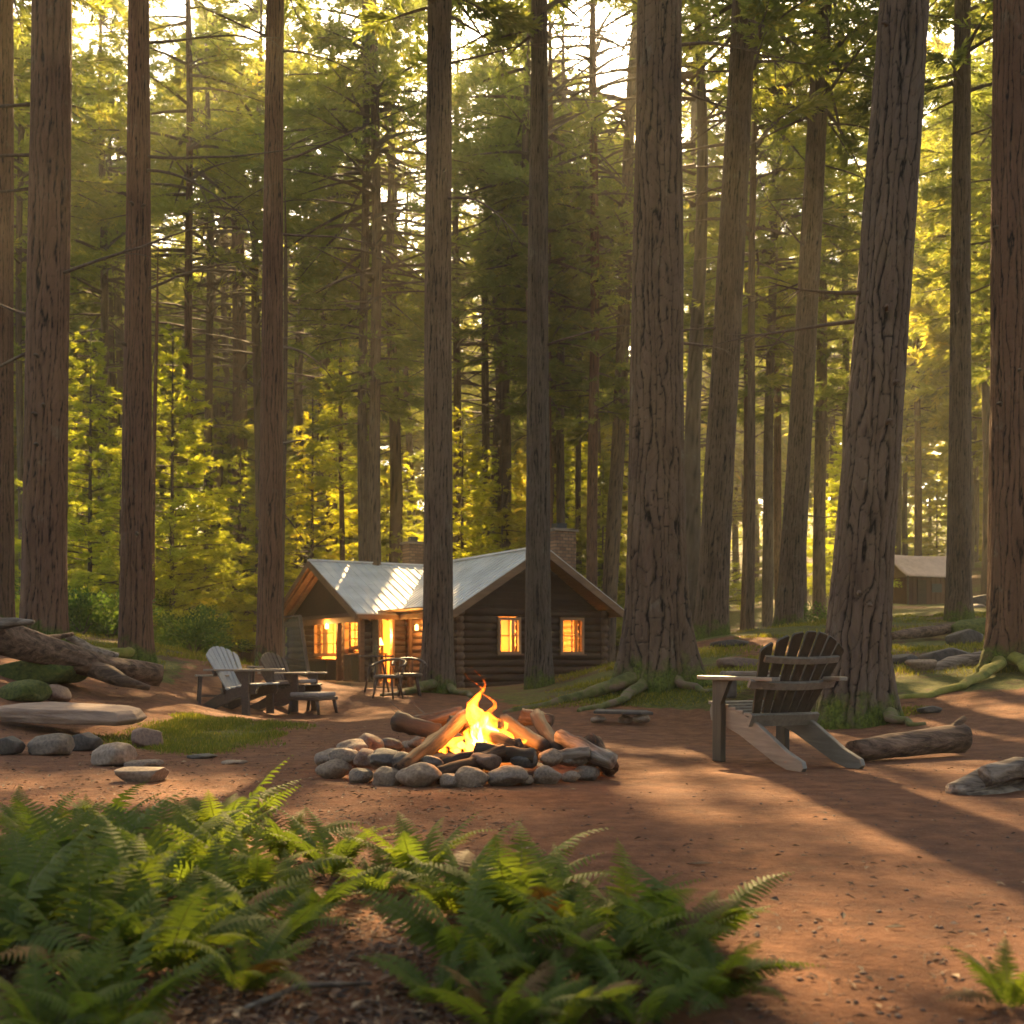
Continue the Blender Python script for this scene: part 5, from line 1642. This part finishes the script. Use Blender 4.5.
# right side
log_p, log_q = hit(852, 763), hit(962, 756)
log_p.z += .10; log_q.z += .13
t = big_log('short_log', 'short barkless log lying on the ground right behind the wooden armchair', [log_p + Vector((0, 0, -.01)), log_p.lerp(log_q, .5), log_q + Vector((0, 0, .01))], [.085, .09, .115], 'log_dead', .1, 18)
big_log('branch_stub', None, [log_q.lerp(log_p, .1) + Vector((0, 0, .08)), log_q + Vector((.02, 0, .17))], [.04, .02], 'log_dead', .1, 8, t)
boulder(932, 709, 24, 9, 2, 'small flat black stone on the lit earth right of the huge pine', .2)
t = thing('driftwood_pile', 'weathered pale driftwood lump with dark hollow at the right edge', 'driftwood', hit(990, 800))
b0 = t.location
for k, (a, b_, ra, rb) in enumerate((((952, 792), (1040, 770), .055, .07), ((962, 800), (1045, 795), .05, .06), ((985, 776), (1060, 768), .05, .05))):
    q0, q1 = P(a[0], a[1], 6.3), P(b_[0], b_[1], 6.6)
    big_log('driftwood_limb', None, [q0, q0.lerp(q1, .4) + Vector((0, 0, .03)), q1], [ra, ra * 1.3, rb], 'driftwood', .16, 12, t, seed=k)
big_log('driftwood_dark_core', None, [P(975, 803, 6.5), P(1045, 800, 6.7)], [.09, .1], 'char', .2, 10, t)  # dark solid log filling the hollow between the pale limbs
# rocks and roots at right middle distance
boulder(925, 682, 34, 16, 0, 'pale flat-topped rock left of the yellow mossy root', .2, 15.2)
boulder(950, 672, 50, 24, 2, 'dark low rock behind the yellow mossy root', .2, 15.8)
boulder(905, 680, 30, 14, 2, 'small dark rock beside the huge pine, behind the pale flat-topped rock', .9, 16.5)
boulder(968, 640, 34, 22, 2, 'dark knobbly rock at the foot of the pine beside the hut', .4, 20)
boulder(985, 636, 60, 22, 1, 'mossy hump of rock behind the dark knobbly one', .1, 22, 'moss')
big_log('fallen_limb', 'grey dead limb lying over the rocks left of the yellow mossy root', [P(922, 676, 15.2), P(950, 664, 15.4), P(990, 656, 15.6)], [.07, .10, .09], 'driftwood', .1, 12)
big_log('fallen_limb', 'long dark limb lying on the moss left of the pine beside the hut', [P(890, 636, 21.5), P(925, 632, 22), P(955, 628, 22.5)], [.08, .12, .1], 'log_dead', .1, 10)
boulder(732, 648, 40, 10, 2, 'flat dark rock in the moss left of the trail', .2, 21)
boulder(740, 668, 60, 14, 3, 'long flat reddish rock in the moss left of the armchair back', .1, 17, dk=.5)
boulder(985, 590, 40, 16, 2, 'dark overhanging rock on the slope behind the right-edge pine', .2, 40)
boulder(975, 604, 26, 6, 1, 'pale flat stone on the slope behind the right-edge pine', .2, 36)
# little stone bench
t = thing('stone_bench', 'low pale stone bench seen above the near arm of the wooden armchair', 'bench', hit(748, 698))
s_ = t.location.y / F_PX
G().box((0, 0, .30), (1.0 * 50 * s_, .4, .06)).build('bench_top', M['driftwood'], t, bevel=.02)
for k in (-1, 1): G().box((k * 18 * s_, 0, .13), (.12, .3, .27)).build('bench_leg', M['stone_dark'], t, bevel=.03)
t = thing('stone_bench', 'tiny far stone bench between two pines up the trail', 'bench', at(764, 34))
G().box((0, 0, .36), (.75, .4, .1)).build('bench_top', M['driftwood'], t, bevel=.02)
for k in (-1, 1): G().box((k * .26, 0, .15), (.14, .3, .3)).build('bench_leg', M['stone_tan'], t, bevel=.02)
# flat grill-like slab on two stones right behind the fire
w0 = hit(622, 724)
t = thing('slate_slab', 'dark bluish slate slab propped on two small stones right of the fire ring', 'stone slab', w0)
G().prism([(-.34, -.12, .12), (.20, -.16, .11), (.36, -.02, .10), (.30, .16, .115), (-.28, .18, .13)], (0, 0, .035)).build('slab', M['stone_dark'], t, bevel=.012)
for k, (x, y, s_) in enumerate(((-.27, -.02, .075), (.23, -.05, .085), (.05, .1, .07))):
    o = link('support_stone', SM['tan' if k else 'grey'][k], t, (x, y, s_ * .62)); o.scale = (s_ * 1.2, s_, s_ * 1.1)

# ------------------------------------------------------------------ canvas roofed hut
M['hut'] = wood_mat('hut_boards', (0.07, 0.022, 0.012), (0.14, 0.05, 0.028), 'Z', 0.8, 2.0, 0.4)
hb = at(918, 58); hb.z = min(hb.z, ground(hb.x - 1, 57))
t = thing('canvas_hut', 'small wooden hut with a pale sagging canvas roof up the slope', 'hut', hb, R(16))
G().box((0, .0, .75), (3.0, 2.2, 1.5)).build('hut_wall', M['hut'], t)
g = G()
for k in range(11): g.box((-1.4 + k * .28, -1.12, .75), (.05, .03, 1.46))
g.build('wall_batten', M['hut'], t)
G().box((.3, -1.13, .95), (.6, .04, .45)).build('hut_window', M['black'], t)
G().box((-.6, -1.13, .7), (.55, .04, 1.3)).build('hut_door', M['gable'], t)
g = G(); nU, nV = 12, 8
vs_ = []
for i in range(nU + 1):
    for j in range(nV * 2 + 1):
        x = -1.85 + 3.7 * i / nU; v_ = (j / nV - 1)
        sag = -.10 * math.sin(math.pi * abs(v_)) - .05 * math.sin(math.pi * i / nU)
        vs_.append((x, v_ * 1.6, 2.75 - abs(v_) * 1.2 + sag))
k_ = nV * 2 + 1
g.add(vs_, [(i * k_ + j, (i + 1) * k_ + j, (i + 1) * k_ + j + 1, i * k_ + j + 1) for i in range(nU) for j in range(k_ - 1)])
o = g.build('canvas_roof', M['canvas'], t, True)
sm = o.modifiers.new('thick', 'SOLIDIFY'); sm.thickness = .04
for x in (-1.7, 1.7):
    for y in (-1.5, 1.5): G().tube([(x, y, -.3), (x, y, 1.55)], .045, 6).build('pole', M['limb'], t)
G().prism([(-1.48, -1.05, 1.5), (-1.48, 1.05, 1.5), (-1.48, 0, 2.5)], (.05, 0, 0)).build('gable_end', M['trim'], t)
G().prism([(1.43, -1.05, 1.5), (1.43, 1.05, 1.5), (1.43, 0, 2.5)], (.05, 0, 0)).build('gable_end', M['trim'], t)

# ------------------------------------------------------------------ ferns
def frond(seed, L_=.62, npairs=24, wmax=.13):
    rg = np.random.default_rng(seed)
    s = np.linspace(0, 1, 30)
    curv = rg.uniform(.5, 1.0)
    ang = R(60) - s ** 1.1 * R(68) * curv * 1.3
    x = np.concatenate([[0], np.cumsum(np.cos(ang[:-1])) / 29 * L_]); z = np.concatenate([[0], np.cumsum(np.sin(ang[:-1])) / 29 * L_])
    yb = .06 * L_ * np.sin(s * 2.5) * rg.uniform(-1, 1)
    C = np.stack([x, yb, z], 1)
    T_ = unit(np.gradient(C, axis=0))
    quads_, vv = [], []
    for k in range(npairs):
        u = .07 + .91 * k / (npairs - 1)
        i = u * 29; i0 = int(i); f = i - i0; i1 = min(29, i0 + 1)
        p = C[i0] * (1 - f) + C[i1] * f; t = T_[i0]
        prof = math.sin(math.pi * min(1, (u - .02) / .99) ** .62) ** .9 if u < 1 else 0
        wl = wmax * max(prof, .06) * rg.uniform(.9, 1.08)
        for sd_ in (-1, 1):
            side = np.array([0, sd_, 0.0])
            n_up = np.cross(t, side) * sd_ * -1
            d_ = unit(side * .88 + t * .42 - np.array([0, 0, .12]) + rg.normal(0, .05, 3))
            up_ = unit(np.cross(d_, t) * (1 if sd_ > 0 else -1))
            if up_[2] < 0: up_ = -up_
            ax = unit(np.cross(up_, d_))
            wb = .0135 * (.55 + .9 * max(prof, .1)) * L_ / .72
            nl = 7
            pw = lambda w: wb * (1 - w) ** .55 * (.8 + .2 * (1 - w))
            prev = None
            for q in range(nl + 1):
                w = q / nl
                c0 = p + d_ * wl * w + np.array([0, 0, -.16 * wl * w * w])
                if prev is not None:
                    (pc, pwid), cw = prev, pw(w)
                    wj = pwid * 1.0                      # toothed edge: each lobe is wide at its base, then steps in
                    quads_.append([pc, pc + ax * wj + up_ * wj * .12, c0 + ax * wj * .72 + up_ * wj * .12, c0])
                    quads_.append([pc, c0, c0 - ax * wj * .72 + up_ * wj * .12, pc - ax * wj + up_ * wj * .12])
                    b__ = .42 + .2 * u + rg.normal(0, .05)
                    vv += [b__, b__ + .04]
                prev = (c0, pw(w))
    q = np.array(quads_)
    g = G(); g.tube([tuple(c_) for c_ in C[::3]] , [.0035 * (1 - .8 * k / 9) for k in range(10)], 5, cap=False)
    LV, LF = np.array(g.v), np.array(g.f)
    lv, lf = quads_from(q)
    V = np.concatenate([LV, lv]); fm = np.concatenate([np.zeros(len(LF), int), np.ones(len(lf), int)])
    return npmesh('frond', V, [np.concatenate([LF, lf + len(LV)])], [M['stem'], M['fern']], fm, {'v': ('FACE', np.concatenate([np.zeros(len(LF)), np.clip(vv, 0, 1)]))})
M['fern_dry'] = leaf_mat('fern_dry', (0.05, 0.03, 0.012), (0.11, 0.065, 0.025), (0.17, 0.12, 0.04), 0.1)
FR = [frond(700 + k, .72, 22, .135) for k in range(6)]
FERNS = [  # px, distance, size, fronds, label
    (30, 4.6, .62, 10, 'fern at the left edge below the dark rock'), (95, 4.5, .66, 11, 'fern in front of the grey wedge-shaped rock'),
    (150, 4.35, .6, 10, 'fern at the back of the left fern bank, below the pale yellow stone'), (225, 4.35, .82, 12, 'sunlit fern with the highest yellow tip in the left fern bank'),
    (285, 4.2, .62, 10, 'fern at the right rear of the left fern bank'), (330, 3.9, .6, 10, 'fern at the right end of the left fern bank'),
    (20, 3.6, .8, 12, 'blurred large fern at the left edge, middle row'), (95, 3.5, .78, 11, 'fern in the middle of the left fern bank, behind the blurred front one'),
    (175, 3.55, .75, 12, 'fern in the centre of the left fern bank catching spots of sun'), (250, 3.4, .7, 11, 'fern right of centre in the left fern bank'),
    (310, 3.3, .5, 9, 'low fern before the right end of the left fern bank'),
    (-5, 2.75, .9, 12, 'blurred dark fern in the lower left corner'), (85, 2.65, .72, 11, 'blurred dark fern near the bottom left'), (165, 2.7, .6, 10, 'fern whose lit frond reaches down right near the bottom left'),
    (420, 3.75, .62, 9, 'fern with a bright upright frond below the left of the fire ring'), (455, 3.3, .6, 10, 'fern in the middle foreground, left of centre'),
    (515, 3.25, .7, 10, 'tallest fern of the middle foreground'), (560, 3.0, .55, 9, 'fern just right of the tallest middle one'),
    (600, 2.6, .6, 10, 'fern at the bottom, right of centre'), (665, 2.75, .6, 10, 'fern at the bottom left of the one with the lone tall frond'),
    (700, 2.95, .6, 7, 'fern with a lone tall frond leaning over the bare earth'), (725, 2.5, .38, 8, 'small fern at the right end of the foreground ferns'),
    (1010, 2.45, .34, 9, 'small blurred fern in the lower right corner'), (440, 2.45, .4, 8, 'small fern at the bottom edge below the twig'),
    (560, 2.25, .42, 9, 'fern cut by the bottom edge below the middle'),
    (40, 2.2, .6, 10, 'very blurred fern cut by the bottom left corner'),
    (470, 2.7, .6, 8, 'fern spreading over the dark litter patch, below the tallest middle one'), (545, 2.55, .55, 8, 'fern at the bottom beside the one below the tallest middle one'),
    (640, 2.3, .5, 8, 'fern cut by the bottom edge right of centre'), (240, 2.55, .5, 7, 'fern low at the left of the twig'),
    (375, 3.6, .45, 8, 'low fern in the gap between the two fern groups'),
    (55, 4.0, .7, 9, 'fern just behind the large blurred one at the left edge'), (130, 3.9, .7, 9, 'fern in the left bank below the pale yellow stone, second row'),
    (205, 3.9, .7, 9, 'fern right under the sunlit yellow tip, second row'), (215, 3.0, .62, 9, 'low fern in the left bank above the lit frond at the bottom'),
    (130, 3.05, .72, 9, 'fern in the left bank between the blurred corner ferns and the lit ones'), (40, 3.1, .8, 9, 'shaded fern at the left above the lower corner'),
    (270, 2.9, .5, 8, 'low fern at the inner edge of the left bank, above the twig'), 
    (620, 3.05, .55, 8, 'fern behind the bottom ones, right of centre'), 
    (110, 2.2, .55, 9, 'very blurred fern at the bottom edge, left'), (500, 2.25, .4, 8, 'low fern cut by the bottom edge left of the middle'),
    (700, 2.45, .48, 9, 'fern below the lone tall frond at the bottom right of the group'),
]
DRY = []
for k_ in (1, 4):
    dm = FR[k_].copy(); dm.materials[1] = M['fern_dry']; DRY.append(dm)
rf = random.Random(12)
for i, (px, d, s, nf_, lab) in enumerate(FERNS):
    loc = at(px, d)
    t_ = thing('fern', lab, 'fern', loc)
    a0 = rf.random() * 6.28
    for k in range(nf_ + 3):
        dry = rf.random() < .07
        o = link('frond', DRY[k % 2] if dry else FR[(i + k) % 6], t_)
        a = a0 + k * 2.39996 + rf.uniform(-.25, .25)
        sc_ = s * rf.uniform(.50, .85)
        pitch = rf.uniform(-.38, .2)
        o.rotation_euler = Matrix.Rotation(a, 3, 'Z').to_4x4().to_3x3().to_euler() if 0 else (Matrix.Rotation(a, 3, 'Z') @ Matrix.Rotation(pitch, 3, 'Y') @ Matrix.Rotation(rf.uniform(-.5, .5), 3, 'X')).to_euler()
        o.scale = (sc_,) * 3
        o.location = (math.cos(a) * .02, math.sin(a) * .02, 0)

# ------------------------------------------------------------------ ground litter, pebbles, grass (uncountable)
def scatter_pts(n, fn):
    out = np.zeros((0, 2)); rg = np.random.default_rng(n)
    while len(out) < n:
        px = rg.uniform(-60, 1084, n); d = 1.9 * (1 / (1 - rg.random(n) * .9))      # denser near the camera
        x = (px - 512) / F_PX * d
        k = fn(x, d, rg)
        out = np.concatenate([out, np.stack([x[k], d[k]], 1)])
    return out[:n]
def dirtm(x, y): return in_poly(x, y, DIRT)
# leaf litter and needles
pts = scatter_pts(26000, lambda x, y, rg: (rg.random(len(x)) < np.where(x < .35 - (y - 2) * .1, .9, .06)) & (y < 15))
rg_ = np.random.default_rng(8); n = len(pts)
z_ = ground_np(pts[:, 0], pts[:, 1])
b_ = np.stack([pts[:, 0], pts[:, 1], z_ + .004 + .006 * rg_.random(n)], 1)
a = rg_.random(n) * 6.28
dv = unit(np.stack([np.cos(a), np.sin(a), rg_.normal(0.06, .16, n)], 1))
L_ = np.where(rg_.random(n) < .03, rg_.uniform(.06, .2, n), rg_.uniform(.012, .045, n)); Wd = np.where((rg_.random(n) < .5) | (L_ > .05), .0024, L_ * rg_.uniform(.2, .5, n))
s_ = unit(np.cross(dv, np.array([0, 0, 1.0]) + rg_.normal(0, .25, (n, 3))))
mid = b_ + dv * (L_ * .5)[:, None] + np.stack([0 * a, 0 * a, .12 * L_], 1)
q = np.stack([b_, mid + s_ * (Wd * .5)[:, None], b_ + dv * L_[:, None], mid - s_ * (Wd * .5)[:, None]], 1)
lv, lf = quads_from(q)
m, nt, b2, o2 = newmat('leaf_litter')
at_ = N(nt, 'Attribute'); at_.attribute_name = 'v'
nt.links.new(ramp(nt, at_.outputs['Fac'], [(0, (.03, .016, .01)), (.5, (.10, .05, .028)), (.85, (.20, .115, .06)), (1, (.36, .26, .16))]), b2.inputs['Base Color'])
b2.inputs['Roughness'].default_value = .8
M['litter'] = m
tag(link('leaf_litter', npmesh('leaf_litter', lv, [lf], [m], None, {'v': ('FACE', rg_.random(n) ** 1.3)})), 'scattered dry needles and small dead leaves on the reddish earth', 'leaf litter', kind='stuff')
# pebbles
pts = scatter_pts(2600, lambda x, y, rg: (rg.random(len(x)) < .6) & (y < 14) & (dirtm(x, y) > 0))
n = len(pts); z_ = ground_np(pts[:, 0], pts[:, 1])
oc = np.array([(1, 0, 0), (0, 1, 0), (-1, 0, 0), (0, -1, 0), (.0, 0, .8), (0, 0, -.8), ])
ocf = np.array([(0, 1, 4), (1, 2, 4), (2, 3, 4), (3, 0, 4), (1, 0, 5), (2, 1, 5), (3, 2, 5), (0, 3, 5)])
rad = .003 + .009 * rg_.random(n) ** 3
sc3 = rad[:, None] * rg_.uniform(.7, 1.4, (n, 3)) * [1, 1, .6]
a = rg_.random(n) * 6.28
V = oc[None] * sc3[:, None] * rg_.uniform(.8, 1.2, (n, 6, 1))
V = np.stack([V[..., 0] * np.cos(a)[:, None] - V[..., 1] * np.sin(a)[:, None], V[..., 0] * np.sin(a)[:, None] + V[..., 1] * np.cos(a)[:, None], V[..., 2]], -1)
V += np.stack([pts[:, 0], pts[:, 1], z_ + rad * .2], 1)[:, None]
Fp = (ocf[None] + 6 * np.arange(n)[:, None, None]).reshape(-1, 3)
tag(link('pebbles', npmesh('pebbles', V.reshape(-1, 3), [Fp], [M['stone_red']], smooth=True)), 'tiny pebbles and crumbs strewn over the packed earth', 'pebbles', kind='stuff')
# grass
def grass(name, lab, spots, n, hgt=.07, wd=.006):
    rg = np.random.default_rng(n)
    w_ = np.array([s_[4] if len(s_) > 4 else 1 for s_ in spots], float)
    i = rg.choice(len(spots), n, p=w_ / w_.sum())
    S_ = np.array([s_[:4] for s_ in spots])
    r_ = rg.random(n) ** .6; a = rg.random(n) * 6.28
    x = S_[i, 0] + S_[i, 2] * r_ * np.cos(a); y = S_[i, 1] + S_[i, 3] * r_ * np.sin(a)
    z = ground_np(x, y) - .004
    h_ = hgt * rg.uniform(.4, 1.3, n) * (1.1 - .6 * r_) * (1 + y * .02)
    ln_ = np.stack([rg.normal(0, .45, n), rg.normal(0, .45, n), np.ones(n)], 1)
    dv = unit(ln_)
    q = leaf_quads(np.stack([x, y, z], 1), dv, h_, np.full(n, wd) * (1 + y * .03), rg)
    lv, lf = quads_from(q)
    tag(link(name, npmesh(name, lv, [lf], [M['grass']], None, {'v': ('FACE', np.clip(rg.normal(.5, .2, n), 0, 1))})), lab, 'grass', kind='stuff')
grass('grass_patch', 'low green grass patch between the rocks and the deck chairs', [(gp.x + rf.uniform(-.6, .65), gp.y + rf.uniform(-1.7, 1.8), rf.uniform(.12, .42), rf.uniform(.2, .7)) for _ in range(44)], 15000, .06)
rgs = random.Random(31)
spots = []
for k in range(90):
    px = rgs.uniform(560, 1060); d = rgs.uniform(13.6, 30)
    w_ = at(px, d)
    if in_poly(np.array([w_.x]), np.array([w_.y]), DIRT)[0] > -.2: continue
    spots.append((w_.x, w_.y, rgs.uniform(.3, 1.1), rgs.uniform(.2, .7)))
for k in range(50):
    px = rgs.uniform(-40, 260); d = rgs.uniform(16.5, 32); w_ = at(px, d)
    spots.append((w_.x, w_.y, rgs.uniform(.4, 1.2), rgs.uniform(.3, .9)))
grass('forest_grass', 'sparse short grass and moss tufts under the pines', spots, 42000, .085, .007)
grass('moss_tufts', 'bright moss and grass tufts over the roots of the massive pine', [(1.3, 15.0, 1.3, .9), (2.0, 14.4, 1.2, .5), (.6, 15.2, .6, .5), (3.9, 12.3, .8, .4), (7.2, 13.4, .8, .5), (6.6, 9.6, .3, .3, .3), (-6, 10.6, .9, .8)], 16000, .05, .008)

# twig in the foreground
w1, w2, w3 = hit(245, 1015), hit(300, 996), hit(372, 992)
o = G().tube([w1 + Vector((0, 0, .01)), w2 + Vector((0, 0, .02)), w3 + Vector((0, 0, .012))], [.006, .008, .005], 7).build('twig', M['driftwood'], None, True)
tag(o, 'thin dry twig lying on the litter between the fern groups at the bottom', 'twig')
for k, (px, py, s_, lb) in enumerate(((700, 866, .05, 'small dead leaf curled on the bare earth left of the sunny strip'), (895, 930, .03, 'tiny dark bark chip on the earth at the right'), (608, 893, .035, 'small dry leaf on the earth among the foreground ferns'))):
    w_ = hit(px, py)
    g = G(); g.prism([w_ + Vector((-s_, 0, .006)), w_ + Vector((-s_ * .3, -s_ * .3, .006)), w_ + Vector((s_, -.1 * s_, .008)), w_ + Vector((s_ * .2, s_ * .35, .012))], (0, 0, .002))
    tag(g.build('dead_leaf' if k != 1 else 'bark_chip', M['litter'] if False else M['firewood']), lb, 'leaf' if k != 1 else 'bark')
